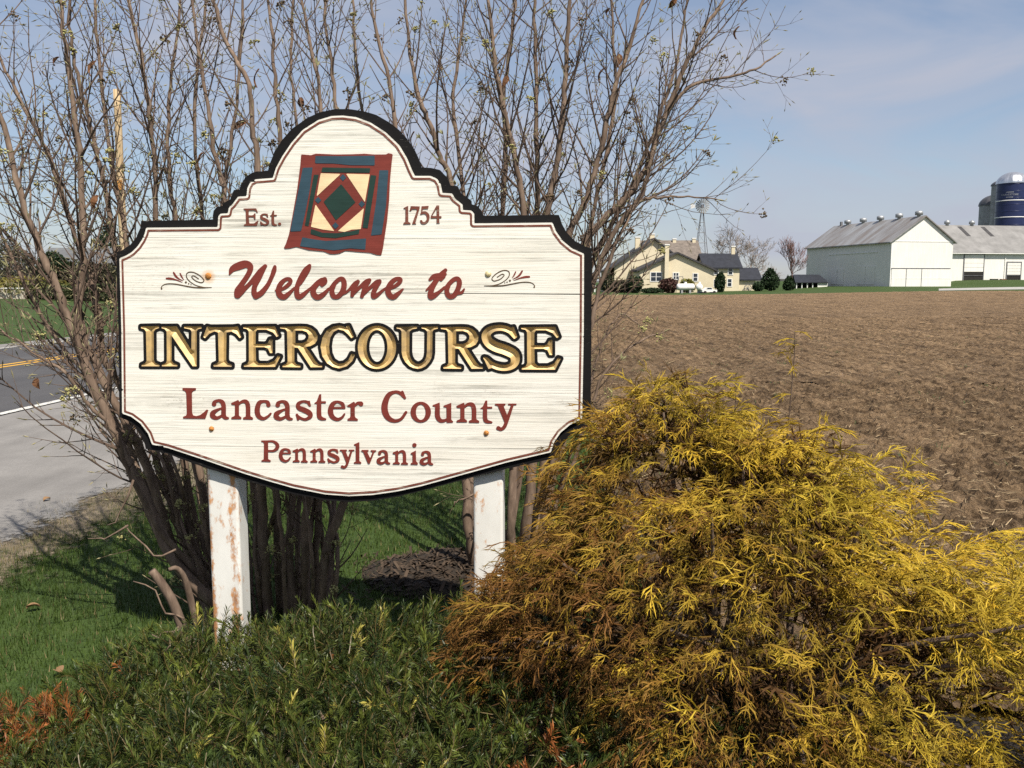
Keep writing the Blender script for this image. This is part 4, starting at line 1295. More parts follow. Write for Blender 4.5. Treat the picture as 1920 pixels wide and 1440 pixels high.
bm = lambda k: (-0.93 + 0.16 * math.cos(k * 2.1) * (0.4 + 0.1 * k), 4.02 + 0.14 * math.sin(k * 2.1))
for k, (tr, r0, r1) in enumerate([
    ([(492, 1000, 4.4), (490, 850, 4.4), (486, 600, 4.5), (482, 320, 4.5), (473, 233, 4.5), (467, 160, 4.5), (433, 93, 4.55), (400, 0, 4.6), (380, -90, 4.6)], 0.038, 0.007),
    ([(520, 1000, 4.5), (512, 850, 4.55), (470, 600, 4.6), (428, 400, 4.65), (405, 300, 4.7), (390, 200, 4.7), (372, 90, 4.75), (350, -60, 4.8)], 0.032, 0.006),
    ([(545, 1010, 4.45), (548, 860, 4.5), (540, 600, 4.55), (528, 330, 4.6), (520, 200, 4.6), (512, 100, 4.6), (500, -40, 4.65)], 0.033, 0.006),
    ([(572, 1000, 4.4), (580, 850, 4.4), (590, 600, 4.5), (598, 300, 4.55), (600, 180, 4.6), (580, 80, 4.6), (560, -50, 4.65)], 0.032, 0.006),
    ([(595, 1000, 4.55), (606, 860, 4.6), (630, 600, 4.7), (640, 330, 4.75), (626, 160, 4.8), (612, 60, 4.8), (605, -70, 4.85)], 0.030, 0.006),
    ([(610, 1040, 4.4), (648, 930, 4.4), (690, 760, 4.5), (730, 500, 4.6), (745, 330, 4.7), (735, 180, 4.75), (705, 60, 4.8), (690, -60, 4.8)], 0.034, 0.006),
    ([(480, 1020, 4.65), (470, 850, 4.7), (440, 600, 4.75), (415, 430, 4.8), (432, 280, 4.85), (448, 140, 4.9), (455, 20, 4.9), (462, -80, 4.9)], 0.024, 0.006),
    ([(560, 1000, 4.75), (565, 800, 4.8), (560, 500, 4.9), (556, 250, 4.9), (545, 120, 4.95), (552, 0, 5.0), (556, -80, 5.0)], 0.022, 0.006),
    ([(530, 1020, 4.3), (520, 930, 4.3), (510, 800, 4.4), (500, 640, 4.5), (505, 430, 4.6)], 0.016, 0.006),
    ([(585, 1040, 4.3), (570, 930, 4.3), (562, 800, 4.4), (566, 600, 4.5)], 0.014, 0.006),
    ([(620, 1000, 4.8), (640, 800, 4.9), (668, 500, 5.0), (680, 250, 5.0), (668, 120, 5.0), (660, 0, 5.05), (655, -70, 5.05)], 0.024, 0.006),
]):
    shM.stem(stem_px(foot(tr, 545, 4.05, k), tr, -0.46), r0 * 0.66, r1 * 0.85, 0.46, 0.9, 0.7)

for k in range(10):
    q = shM.r
    x0 = 470 + 19 * k + 8 * q.normal()
    tr = [(x0, 1030 + 20 * q.normal(), 3.92 + 0.25 * q.random()), (x0 + 12 * q.normal(), 930, 3.92 + 0.25 * q.random()), (x0 + 30 * q.normal(), 800, 4.0 + 0.2 * q.random()), (x0 + 40 * q.normal(), 640, 4.05 + 0.2 * q.random())]
    shM.stem(stem_px(foot(tr, 545, 4.0, k), tr), 0.007 + 0.009 * q.random(), 0.004, 0.12, 0.7, 0.26, 0, 0.12)
# right shrub
br = lambda k: (0.02 + 0.22 * math.cos(k * 1.9), 4.75 + 0.25 * math.sin(k * 1.9))
for k, (tr, r0, r1) in enumerate([
    ([(905, 1000, 4.7), (940, 850, 4.7), (975, 600, 4.7), (981, 400, 4.7), (966, 297, 4.7), (941, 187, 4.7), (928, 109, 4.7), (916, 0, 4.75), (910, -90, 4.75)], 0.036, 0.007),
    ([(985, 1000, 4.7), (1000, 850, 4.7), (1010, 600, 4.75), (1025, 400, 4.75), (1044, 312, 4.75), (1056, 212, 4.75), (1062, 94, 4.8), (1069, 0, 4.8), (1074, -100, 4.8)], 0.038, 0.008),
    ([(1010, 960, 4.8), (1030, 780, 4.8), (1050, 560, 4.8), (1069, 437, 4.8), (1100, 369, 4.8), (1131, 259, 4.8), (1150, 175, 4.8), (1175, 103, 4.85), (1200, 16, 4.85), (1220, -70, 4.9)], 0.036, 0.007),
    ([(1020, 980, 4.9), (1040, 800, 4.9), (1070, 560, 4.9), (1100, 450, 4.9), (1169, 375, 4.9), (1212, 316, 4.9), (1241, 234, 4.9), (1275, 147, 4.9), (1316, 62, 4.9), (1356, 0, 4.95), (1395, -80, 5.0)], 0.038, 0.007),
    ([(1000, 990, 4.85), (1030, 850, 4.85), (1080, 640, 4.85), (1144, 450, 4.85), (1195, 378, 4.85), (1222, 300, 4.85), (1238, 240, 4.9), (1290, 165, 4.9), (1369, 144, 4.95), (1406, 134, 4.95), (1455, 104, 5.0)], 0.030, 0.005),
    ([(880, 1010, 4.6), (872, 860, 4.65), (860, 560, 4.7), (845, 345, 4.7), (825, 295, 4.7), (805, 230, 4.7), (785, 180, 4.7), (768, 80, 4.75), (755, -60, 4.8)], 0.033, 0.007),
    ([(930, 990, 4.95), (945, 800, 4.95), (944, 560, 5.0), (942, 400, 5.0), (948, 300, 5.0), (945, 180, 5.05), (960, 60, 5.05), (968, -70, 5.1)], 0.028, 0.007),
    ([(960, 990, 5.0), (985, 800, 5.0), (1003, 560, 5.0), (1006, 400, 5.0), (1006, 219, 5.0), (1003, 62, 5.05), (1002, -70, 5.1)], 0.028, 0.008),
    ([(890, 1000, 4.85), (880, 800, 4.9), (880, 520, 4.9), (866, 330, 4.9), (850, 200, 4.95), (862, 90, 5.0), (880, -60, 5.0)], 0.026, 0.006),
    ([(1015, 990, 4.6), (1050, 850, 4.6), (1090, 690, 4.65), (1120, 560, 4.7), (1150, 470, 4.7), (1192, 384, 4.75), (1235, 372, 4.75), (1280, 368, 4.8), (1345, 374, 4.8)], 0.024, 0.004),
    ([(1020, 960, 5.0), (1060, 760, 5.05), (1090, 560, 5.1), (1112, 400, 5.1), (1135, 300, 5.1), (1155, 180, 5.15), (1150, 60, 5.15), (1142, -70, 5.2)], 0.026, 0.006),
    ([(1030, 990, 4.75), (1075, 860, 4.7), (1110, 760, 4.7), (1140, 690, 4.7), (1200, 640, 4.75), (1245, 622, 4.8)], 0.020, 0.004),
    ([(1025, 1000, 4.9), (1060, 880, 4.9), (1095, 760, 4.9), (1130, 640, 4.95), (1165, 590, 5.0), (1200, 612, 5.0)], 0.016, 0.004),
    ([(1010, 970, 5.1), (1050, 740, 5.2), (1100, 520, 5.2), (1170, 380, 5.2), (1225, 250, 5.2), (1268, 120, 5.25), (1290, 0, 5.3), (1300, -60, 5.3)], 0.026, 0.006),
    ([(900, 1020, 4.5), (905, 930, 4.5), (860, 940, 4.5), (850, 950, 4.5)], 0.012, 0.004),
    ([(955, 1010, 4.5), (962, 900, 4.5), (968, 700, 4.6), (975, 500, 4.6)], 0.034, 0.01),
]):
    low = k in (11, 12, 14)
    shR.stem(stem_px(foot(tr, 965, 4.8, k), tr), r0 * 0.85, r1 * 0.85, 0.42 if not low else 0.55, 0.95, 0.34 if low else 0.85)

# mulch and leaf litter under the shrubs
xs = np.linspace(-1.05, 0.25, 80); ys = np.linspace(4.15, 5.3, 70)


def mulch_z(x, y):
    e = ((x + 0.36) / 0.42) ** 2 + ((y - 4.66) / 0.36) ** 2 + 0.5 * (vnoise(x * 5, y * 5, 73) - 0.5)
    d = 0.035 * np.exp(-(((x + 0.30) / 0.30) ** 2 + ((y - 4.75) / 0.26) ** 2))
    return (0.022 + d + 0.035 * (vnoise(x * 14, y * 14, 71) - 0.4) + 0.02 * vnoise(x * 40, y * 40, 72)) * np.clip(1.25 - e, 0, 1) ** 0.6 - 0.04 * (e > 1.15)


M_MULCH = plain('dark_mulch', (0.034, 0.025, 0.018), 0.95, 0.5, 42, 0.8, bdist=0.02)
V, Q = grid_mesh(xs, ys, mulch_z)
o = Acc().add(V, Q).build('mulch_bed', M_MULCH)
tag(o, 'dark mulch mounded under the bare shrubs', kind='structure')
A = Acc()
for i in range(1100):
    x, y = -0.36 + 0.28 * rng.normal(), 4.66 + 0.24 * rng.normal()
    if ((x + 0.36) / 0.6) ** 2 + ((y - 4.66) / 0.5) ** 2 > 1.2: continue
    z = float(max(0.0, mulch_z(np.array(x), np.array(y)))) + 0.006
    a_ = rng.random() * 6.28; l = 0.02 + 0.05 * rng.random(); w = 0.003 + 0.006 * rng.random()
    d = np.array([math.cos(a_), math.sin(a_), 0.4 * rng.normal()]) * l; s_ = np.array([-math.sin(a_), math.cos(a_), 0.3 * rng.normal()]) * w
    p = np.array([x, y, z]); k = 0.5 + 0.9 * rng.random()
    A.add(np.stack([p - d / 2 - s_, p + d / 2 - s_, p + d / 2 + s_, p - d / 2 + s_]), [[0, 1, 2, 3]], col=np.array([0.060, 0.042, 0.029]) * k)
o = A.build('mulch_chips', M_TINT, kind='stuff', use_tint=True)
tag(o, 'bark chips and dead leaves littering the mulch', 'mulch')

# fallen leaves on the lawn
shf = Shrub(None, 3)
for lab, (px, py) in (('curled tan fallen leaf on the shaded lawn', (62., 1140.)), ('flat tan fallen leaf at the near lawn edge above the brown yew', (110., 1262.)), ('small orange fallen leaf on the gravel shoulder', (88., 938.))):
    p = on_ground(np.array(px), np.array(py), 0.022)
    r1 = np.random.default_rng(int(px))
    a_ = r1.random() * 6; d = np.array([math.cos(a_), math.sin(a_), 0]); s_ = np.array([-d[1], d[0], 0])
    rows = []
    for k in range(6):
        u = k / 5
        w = 0.020 * math.sin(math.pi * (0.06 + 0.9 * u)) + 0.001
        c0 = p + d * 0.06 * (u - 0.5) + UP * (0.012 * math.sin(3 * u))
        rows += [c0 - s_ * w + UP * 0.010, c0, c0 + s_ * w + UP * 0.014]
    Q = [[k * 3 + j, k * 3 + j + 1, k * 3 + j + 4, k * 3 + j + 3] for k in range(5) for j in range(2)]
    o = Acc().add(np.array(rows), Q, col=(0.24, 0.145, 0.075)).build('fallen_leaf', M_TINT, use_tint=True)
    tag(o, lab, 'leaf', 'fallen leaves')

# ------------------------------------------------------------------ golden thread cypress, front right
M_CYP = tinted('cypress_foliage', (1, 1, 1), 0.65, 0.2, 0.32, 0.2, 40)


def spray_variant(seed, n_side=7, L=0.085):
    """a small drooping spray: axis, alternate bent side threads, short pointed forks; returns V, Q, T and place along for tinting"""
    r = np.random.default_rng(seed)
    A = Acc()

    def tip(p, d, l, w, u0):
        d = unit(d)
        a, b = perp(d)
        V = np.stack([p + a * w, p - 0.5 * a * w + 0.87 * b * w, p - 0.5 * a * w - 0.87 * b * w, p + d * l])
        A.add(V, None, [[0, 1, 3], [1, 2, 3], [2, 0, 3]], np.array([u0, u0, u0, 1.0])[:, None] * np.ones(3))
    curl = 0.20 + 0.30 * r.random()
    ax = [np.zeros(3)]
    q = unit(np.array([1, 0.2 * r.normal(), 0.35]))
    m = 4
    for k in range(m):
        q = unit(q + np.array([0, 0, -curl]) + 0.12 * r.normal(size=3))
        ax.append(ax[-1] + q * L / m)
    ax = np.array(ax)
    V, Q, T = tube(ax, np.linspace(0.0017, 0.0010, m + 1), 3, False)
    A.add(V, Q, None, np.repeat(np.linspace(0.1, 0.8, m + 1), 3)[:, None] * np.ones(3))
    tip(ax[-1], q, 0.016, 0.0012, 0.8)
    for k in range(n_side):
        u = 0.12 + 0.82 * (k + 0.5 * r.random()) / n_side
        i = min(int(u * m), m - 1)
        p = ax[i] + (ax[i + 1] - ax[i]) * (u * m - i)
        tan = unit(ax[i + 1] - ax[i])
        side = np.array([0, 1.0 if k % 2 else -1.0, 0.25 * r.normal()])
        l = L * (0.55 - 0.25 * u) * (0.5 + 0.9 * r.random())
        d1 = unit(tan + side * (0.5 + 0.5 * r.random()) + 0.2 * r.normal(size=3))
        d2 = unit(d1 + np.array([0, 0, -curl * 1.3]) + tan * 0.35 + 0.2 * r.normal(size=3))
        p1 = p + d1 * l * 0.5
        V, Q, T = tube(np.stack([p, p1]), [0.0013, 0.00135], 3, False)
        A.add(V, Q, None, np.repeat([0.25 + 0.3 * u, 0.6 + 0.2 * u], 3)[:, None] * np.ones(3))
        tip(p1, d2, l * 0.6, 0.00135, 0.7)
        for j in range(2):
            tip(p + d1 * l * (0.28 + 0.3 * j), unit(d1 * 0.9 + np.array([0, (1 if (j + k) % 2 else -1) * 0.8, -0.2]) + 0.3 * r.normal(size=3)), l * (0.30 + 0.25 * r.random()), 0.00115, 0.55)
    return np.concatenate(A.V), np.concatenate(A.Q), np.concatenate(A.T), np.concatenate(A.C)[:, 0]


VARS = [spray_variant(100 + k, 5 + k % 4, 0.065 + 0.010 * (k % 5)) for k in range(24)]
cy = thing('golden_cypress_shrub', 'shaggy golden yellow cypress shrub with drooping thread foliage at the right front', 'shrub', (0.72, 2.72, 0))
CY0 = np.array([0.72, 2.72, 0.0])
LOBES = [((0.74, 2.58, 0.24), (0.80, 0.72, 0.90), 1.0), ((0.52, 2.84, 0.76), (0.36, 0.34, 0.52), 0.46), ((0.19, 2.74, 0.32), (0.35, 0.36, 0.42), 0.42), ((1.26, 2.40, 0.16), (0.62, 0.64, 0.70), 0.62), ((0.82, 2.75, 0.70), (0.30, 0.34, 0.44), 0.32), ((0.62, 2.28, 0.20), (0.42, 0.42, 0.52), 0.36)]


def inside(p, k=1.0, skip=None):
    for i, (c, r, w) in enumerate(LOBES):
        if i == skip: continue
        if (((p - np.array(c)) / (np.array(r) * k)) ** 2).sum() < 1: return True
    return False


cr = np.random.default_rng(77)
FOL, DRY = Acc(), Acc()
tips = []
tot = sum(w for _, _, w in LOBES)
want = 8200
made = 0
while made < want:
    li = cr.choice(len(LOBES), p=[w / tot for _, _, w in LOBES])
    c, r, _ = LOBES[li]
    c, r = np.array(c), np.array(r)
    u = unit(cr.normal(size=3))
    if u[2] < -0.25 or u[1] > 0.62: continue
    depth = 1.0 - 0.36 * cr.random() ** 1.7
    bumpy = 1.0 + 0.26 * (vnoise(np.array(u[0] * 3.5 + 9 + li), np.array(u[2] * 3.5 + u[1] * 2 + 5), 61) - 0.5) * 2
    p = c + u * r * depth * bumpy
    gap = vnoise(np.array(p[0] * 6.5 + 3), np.array(p[2] * 6.5 + p[1] * 4), 63)
    if depth > 0.74 and gap < 0.34 and cr.random() < 0.86: continue
    if p[0] < 0.36 and p[2] < 0.36 and cr.random() < 0.5: continue
    if p[0] < 0.27 - 0.25 * (p[1] - 2.1) and p[1] < 2.45 and p[2] < 0.6: continue
    if p[2] < 0.03 or inside(p, 0.80, li) and cr.random() < 0.8: continue
    nrm = unit(u / r)
    hx = unit(np.array([nrm[0], nrm[1], 0]) + 0.35 * cr.normal(size=3) * np.array([1, 1, 0]))
    d = unit(hx * (0.75 + 0.3 * cr.random()) + UP * (0.50 * nrm[2] + 0.08 + 0.42 * cr.normal()))
    sc = 0.58 + 0.80 * cr.random() ** 1.3
    zax = unit(np.cross(d, unit(np.cross(UP, d) + 0.4 * cr.normal(size=3))))
    yax = np.cross(zax, d)
    Rm = np.stack([d, yax, zax], 1)
    Vv, Qv, Tv, uv = VARS[cr.integers(len(VARS))]
    Vw = (Vv * sc) @ Rm.T
    Vw = Vw + p
    # colour: yellow where vigorous (right, outer), bronze on the older left and inner side, some green
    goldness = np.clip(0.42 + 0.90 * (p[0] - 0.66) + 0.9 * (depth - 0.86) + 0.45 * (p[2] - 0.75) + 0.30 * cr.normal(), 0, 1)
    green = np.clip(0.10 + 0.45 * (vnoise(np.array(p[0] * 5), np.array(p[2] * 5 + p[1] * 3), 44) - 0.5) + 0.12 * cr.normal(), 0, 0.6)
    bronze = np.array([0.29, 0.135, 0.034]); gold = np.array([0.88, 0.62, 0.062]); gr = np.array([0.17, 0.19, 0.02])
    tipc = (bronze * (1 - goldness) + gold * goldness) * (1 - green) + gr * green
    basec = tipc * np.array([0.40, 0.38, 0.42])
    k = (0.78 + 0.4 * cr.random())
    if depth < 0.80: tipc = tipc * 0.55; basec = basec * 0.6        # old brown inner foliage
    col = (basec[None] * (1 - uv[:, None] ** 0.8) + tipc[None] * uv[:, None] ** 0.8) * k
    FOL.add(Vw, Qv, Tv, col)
    if made % 150 == 0: tips.append(p)
    made += 1
# old dry foliage filling the inside
for k in range(1500):
    li = cr.choice(len(LOBES), p=[w / tot for _, _, w in LOBES])
    c, rr_, _ = LOBES[li]
    u = unit(cr.normal(size=3))
    if u[2] < -0.3 or u[1] > 0.7: continue
    p = np.array(c) + u * np.array(rr_) * (0.50 + 0.22 * cr.random())
    if p[2] < 0.05 or p[0] < 0.05: continue
    d = unit(u + 0.6 * cr.normal(size=3))
    yax = unit(np.cross(d, cr.normal(size=3))); zax = np.cross(d, yax)
    Vv, Qv, Tv, uv = VARS[cr.integers(len(VARS))]
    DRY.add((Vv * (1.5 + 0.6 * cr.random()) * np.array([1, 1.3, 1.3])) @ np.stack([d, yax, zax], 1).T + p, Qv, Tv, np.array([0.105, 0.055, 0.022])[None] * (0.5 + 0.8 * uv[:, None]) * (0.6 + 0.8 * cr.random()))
for lx, lz, yy in ((1490, 622, 2.75), (1380, 700, 2.8), (1250, 730, 2.85)):
    p1 = at_depth(np.array(float(lx)), np.array(float(lz)), yy)
    P = catmull(np.array([[0.75, 2.7, 0.7], [p1[0] - 0.03, yy, 0.95], [p1[0], yy, p1[2] - 0.12], p1]), 4)
    A = Acc().add(*tube(P, np.linspace(0.0032, 0.0010, len(P)), 5)); A.build('leader', M_TWIG, None).parent = cy
    cy.children[-1].matrix_parent_inverse = Matrix.Translation(-Vector(CY0))
    for k in range(9):
        i = int(len(P) * (0.62 + 0.38 * k / 8)) - 1
        d = unit(np.array([cr.normal(), cr.normal(), 0.6]))
        Vv, Qv, Tv, uv = VARS[k % 8]
        zax = unit(np.cross(d, unit(np.cross(UP, d)))); yax = np.cross(zax, d)
        Vw = (Vv * 0.8) @ np.stack([d, yax, zax], 1).T + P[i]
        FOL.add(Vw, Qv, Tv, np.array([0.55, 0.38, 0.03])[None] * (0.5 + 0.5 * uv[:, None]))


def under(o, par, org, kind=None):
    o.parent = par
    o.matrix_parent_inverse = Matrix.Translation(-Vector(org))
    if kind: o['kind'] = kind
    return o


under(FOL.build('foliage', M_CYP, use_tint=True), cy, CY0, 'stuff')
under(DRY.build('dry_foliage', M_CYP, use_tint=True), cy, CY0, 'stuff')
for k, p in enumerate(tips):
    b0 = CY0 + np.array([0.12 * cr.normal(), 0.10 * cr.normal(), 0.02])
    mid = (b0 + p) / 2 + np.array([0, 0, 0.12])
    P = catmull(np.array([b0, mid, p]), 6)
    under(Acc().add(*tube(P, np.linspace(0.016, 0.004, len(P)), 6)).build('branch', M_BARK), cy, CY0)

# needle litter on the ground beneath it
V, Q = grid_mesh(np.linspace(-0.4, 2.2, 60), np.linspace(1.5, 3.6, 50), lambda x, y: 0.085 * np.clip(1.3 - ((x - 0.9) / 1.05) ** 2 - ((y - 2.55) / 0.85) ** 2, -0.6, 1) + 0.02 * (vnoise(x * 18, y * 18, 17) - 0.5))
o = Acc().add(V, Q).build('needle_litter', M_MULCH)
tag(o, 'dark fallen needles under the cypress', kind='structure')

# ------------------------------------------------------------------ spreading yew along the front
M_YEW = tinted('yew_needle', (1, 1, 1), 0.45, 0.35, 0.12, 0.15, 25)


def shoot_variant(seed, n=40, L=0.095):
    r = np.random.default_rng(seed)
    V, Q, C = [], [], []
    ax = []
    q = unit(np.array([0.25 * r.normal(), 0.25 * r.normal(), 1.0])); p = np.zeros(3)
    for k in range(6):
        ax.append(p); q = unit(q + 0.12 * r.normal(size=3)); p = p + q * L / 5
    ax = np.array(ax)
    flat = r.random() * math.pi
    for k in range(n):
        u = 0.06 + 0.94 * k / (n - 1)
        i = min(int(u * 5), 4); c = ax[i] + (ax[i + 1] - ax[i]) * (u * 5 - i)
        tan = unit(ax[i + 1] - ax[i]); a, b = perp(tan)
        th = flat + (k % 2) * math.pi + 0.38 * r.normal()
        out = a * math.cos(th) + b * math.sin(th)
        d = unit(out * (1.0 - 0.45 * u) + tan * (0.55 + 0.6 * u) + 0.1 * r.normal(size=3))
        l = 0.033 * (0.75 + 0.4 * r.random()) * (1 - 0.35 * max(0, u - 0.75) * 4 * 0.6)
        w = 0.00185
        s = unit(np.cross(d, tan)) if True else a
        up = np.cross(s, d)
        o = len(V)
        mid = c + d * l * 0.55 + up * 0.0012
        V += [c, mid + s * w, c + d * l - up * 0.0012, mid - s * w]
        Q += [[o, o + 1, o + 2, o + 3]]
        C += [u] * 4
    st = tube(ax, np.linspace(0.0016, 0.0011, 6), 3, False)
    V = np.concatenate([np.array(V), st[0]]); Q = np.concatenate([np.array(Q), st[1] + 4 * n]); C = np.array(C + [-1.0] * len(st[0]))
    return V, Q, None, C


YV = [shoot_variant(200 + k, 34 + 3 * (k % 4), 0.085 + 0.012 * (k % 3)) for k in range(9)]
yew = thing('yew_shrub', 'low spreading dark green yew filling the front below the sign', 'shrub', (-0.35, 2.35, 0))
YW0 = np.array([-0.35, 2.35, 0.0])
yr = np.random.default_rng(55)


def yew_top(x, y):
    """height of the yew's clipped, lumpy top"""
    e = np.interp(x, [-2.2, -1.75, -1.2, -0.7, -0.1, 0.4, 1.0], [0.08, 0.23, 0.35, 0.45, 0.46, 0.44, 0.30])
    h = e * (0.35 + 0.65 * sstep(3.42, 3.12, y)) + 0.07 * (vnoise(x * 3.2, y * 3.2, 91) - 0.5) + 0.05 * (vnoise(x * 8, y * 8, 92) - 0.5)
    return h


YA, YD = Acc(), Acc()
n = 6800
xs_ = -2.1 + 3.1 * yr.random(n); ys_ = 1.25 + 2.0 * yr.random(n)
for x, y in zip(xs_, ys_):
    lim = 3.30 - 0.38 * sstep(-0.9, -1.95, x)
    if y > lim: continue
    h = float(yew_top(np.array(x), np.array(y)))
    if h < 0.05: continue
    dz = 0.13 * yr.random() ** 1.5
    gxy = np.array([float(yew_top(np.array(x + 0.06), np.array(y)) - yew_top(np.array(x - 0.06), np.array(y))) / 0.12, float(yew_top(np.array(x), np.array(y + 0.06)) - yew_top(np.array(x), np.array(y - 0.06))) / 0.12])
    d = unit(np.array([-gxy[0] * 0.8, -gxy[1] * 0.8, 0.85]) + 0.55 * yr.normal(size=3))
    if d[2] < 0.05: d[2] = 0.1; d = unit(d)
    a_, b_ = perp(d); th = yr.random() * 6.28
    xa = a_ * math.cos(th) + b_ * math.sin(th)
    Rm = np.stack([xa, np.cross(d, xa), d], 1)
    V, Q, T, C = YV[yr.integers(len(YV))]
    sc = 0.75 + 0.5 * yr.random()
    Vw = (V * sc) @ Rm.T + np.array([x, y, h - 0.085 * sc - dz])
    k = 0.65 + 0.7 * yr.random()
    q = on_px = None
    brown = (((x + 1.64) / 0.22) ** 2 + ((y - 2.66) / 0.24) ** 2 < 1 and yr.random() < 0.6) or (abs(x - 0.10) < 0.055 and abs(y - 2.10) < 0.10 and yr.random() < 0.95) or yr.random() < 0.003
    yellow = yr.random() < 0.022
    if brown: c0 = np.array([0.23, 0.078, 0.022]) * k
    elif yellow: c0 = np.array([0.30, 0.26, 0.055]) * k
    else:
        tp = yr.random() ** 1.4
        c0 = (np.array([0.020, 0.036, 0.008]) * (1 - tp) + np.array([0.095, 0.114, 0.019]) * tp) * k
    col = np.where((C < 0)[:, None], np.array([[0.12, 0.085, 0.03]]), c0[None] * (0.75 + 0.5 * np.clip(C, 0, 1))[:, None])
    YA.add(Vw, Q, T, col)
under(YA.build('foliage', M_YEW, use_tint=True), yew, YW0, 'stuff')
for k in range(26):
    tx, ty = -1.7 + 2.3 * yr.random(), 1.5 + 1.6 * yr.random()
    h = float(yew_top(np.array(tx), np.array(ty))) - 0.19
    if h < 0.04: continue
    P = catmull(np.array([YW0 + np.array([0.2 * yr.normal(), 0.12 * yr.normal(), 0.0]), [(YW0[0] + tx) / 2, (YW0[1] + ty) / 2, h * 0.5], [tx, ty, h]]), 5)
    under(Acc().add(*tube(P, np.linspace(0.014, 0.004, len(P)), 6)).build('branch', M_BARK), yew, YW0)

# ------------------------------------------------------------------ farm across the field
def W(px, py, Y):
    return at_depth(np.array(float(px)), np.array(float(py)), float(Y))


class Built:
    """parts of one building in its own frame: x along the front, y back, z up; origin at the base"""
    def __init__(self, name, label, cat, loc, rz=0.0, group=None):
        self.o = thing(name, label, cat, tuple(float(v) for v in loc), group, rz)

    def part(self, name, acc, mat, parent=None, smooth=False, kind=None):
        o = acc.build(name, mat, parent or self.o, smooth)
        if kind: o['kind'] = kind
        return o

    def gable(self, x0, x1, y0, y1, z0, ze, zr, wm, rm, axis='y', over=0.35, th=0.18, ridge=0.5, wall=True, rover=None):
        """walls with gable ends plus a two-slope roof; axis: direction of the ridge; ridge: its place across (0..1)"""
        A = Acc()
        rover = over if rover is None else rover
        if axis == 'y':
            xm = x0 + (x1 - x0) * ridge
            V = [[x0, y0, z0], [x1, y0, z0], [x1, y0, ze], [xm, y0, zr], [x0, y0, ze], [x0, y1, z0], [x1, y1, z0], [x1, y1, ze], [xm, y1, zr], [x0, y1, ze]]
        else:
            ym = y0 + (y1 - y0) * ridge
            V = [[x0, y0, z0], [x0, y1, z0], [x0, y1, ze], [x0, ym, zr], [x0, y0, ze], [x1, y0, z0], [x1, y1, z0], [x1, y1, ze], [x1, ym, zr], [x1, y0, ze]]
        A.add(V, [[0, 1, 6, 5], [1, 2, 7, 6], [2, 3, 8, 7], [3, 4, 9, 8], [4, 0, 5, 9], [0, 4, 2, 1], [5, 6, 7, 9]], [[2, 4, 3], [7, 8, 9]])
        if wall: self.part('wall', A, wm)
        R = Acc()
        if axis == 'y':
            for sx, xe in ((-1, x0), (1, x1)):
                s = (zr - ze) / abs(xm - xe)
                xo = xe + sx * over; zo = ze - s * over
                up = th
                V = [[xm, y0 - rover, zr + 0.02], [xo, y0 - rover, zo + 0.02], [xo, y1 + rover, zo + 0.02], [xm, y1 + rover, zr + 0.02]]
                V = V + [[a, b, c_ + up] for a, b, c_ in V]
                R.add(V, [[0, 1, 2, 3], [7, 6, 5, 4], [0, 4, 5, 1], [1, 5, 6, 2], [2, 6, 7, 3]])
        else:
            for sy, ye in ((-1, y0), (1, y1)):
                s = (zr - ze) / abs(ym - ye)
                yo = ye + sy * over; zo = ze - s * over
                V = [[x0 - rover, ym, zr + 0.02], [x0 - rover, yo, zo + 0.02], [x1 + rover, yo, zo + 0.02], [x1 + rover, ym, zr + 0.02]]
                V = V + [[a, b, c_ + th] for a, b, c_ in V]
                R.add(V, [[0, 1, 2, 3], [7, 6, 5, 4], [0, 4, 5, 1], [1, 5, 6, 2], [2, 6, 7, 3]])
        return self.part('roof', R, rm)

    def window(self, x, z, w, h, y, panes=1, fm=None, gm=None, face='front', bars=1):
        """framed window proud of a wall at depth y (front) or at x (side)"""
        F, G = Acc(), Acc()
        f = 0.10
        def bx(Ac, a0, b0, c0, a1, b1, c1):
            if face == 'front': Ac.box(a0, b0, c0, a1, b1, c1)
            else: Ac.box(b0, -a1, c0, b1, -a0, c1)
        bx(F, x - w / 2 - f, y - 0.07, z - h / 2 - f, x + w / 2 + f, y - 0.012, z - h / 2)
        bx(F, x - w / 2 - f, y - 0.07, z + h / 2, x + w / 2 + f, y - 0.012, z + h / 2 + f)
        for k in range(panes + 1):
            xx = x - w / 2 + w * k / panes
            bx(F, xx - f / 2 - (f / 2 if k == 0 else 0), y - 0.068, z - h / 2, xx + f / 2 + (f / 2 if k == panes else 0), y - 0.013, z + h / 2)
        for k in range(bars):
            zz = z - h / 2 + h * (k + 1) / (bars + 1)
            bx(F, x - w / 2, y - 0.060, zz - 0.035, x + w / 2, y - 0.014, zz + 0.035)
        bx(G, x - w / 2, y - 0.035, z - h / 2, x + w / 2, y - 0.015, z + h / 2)
        o = self.part('window', F, fm or M_TRIM)
        self.part('pane', G, gm or M_PANE, o)
        return o

    def boxpart(self, name, *b, mat, parent=None):
        return self.part(name, Acc().box(*b), mat, parent)


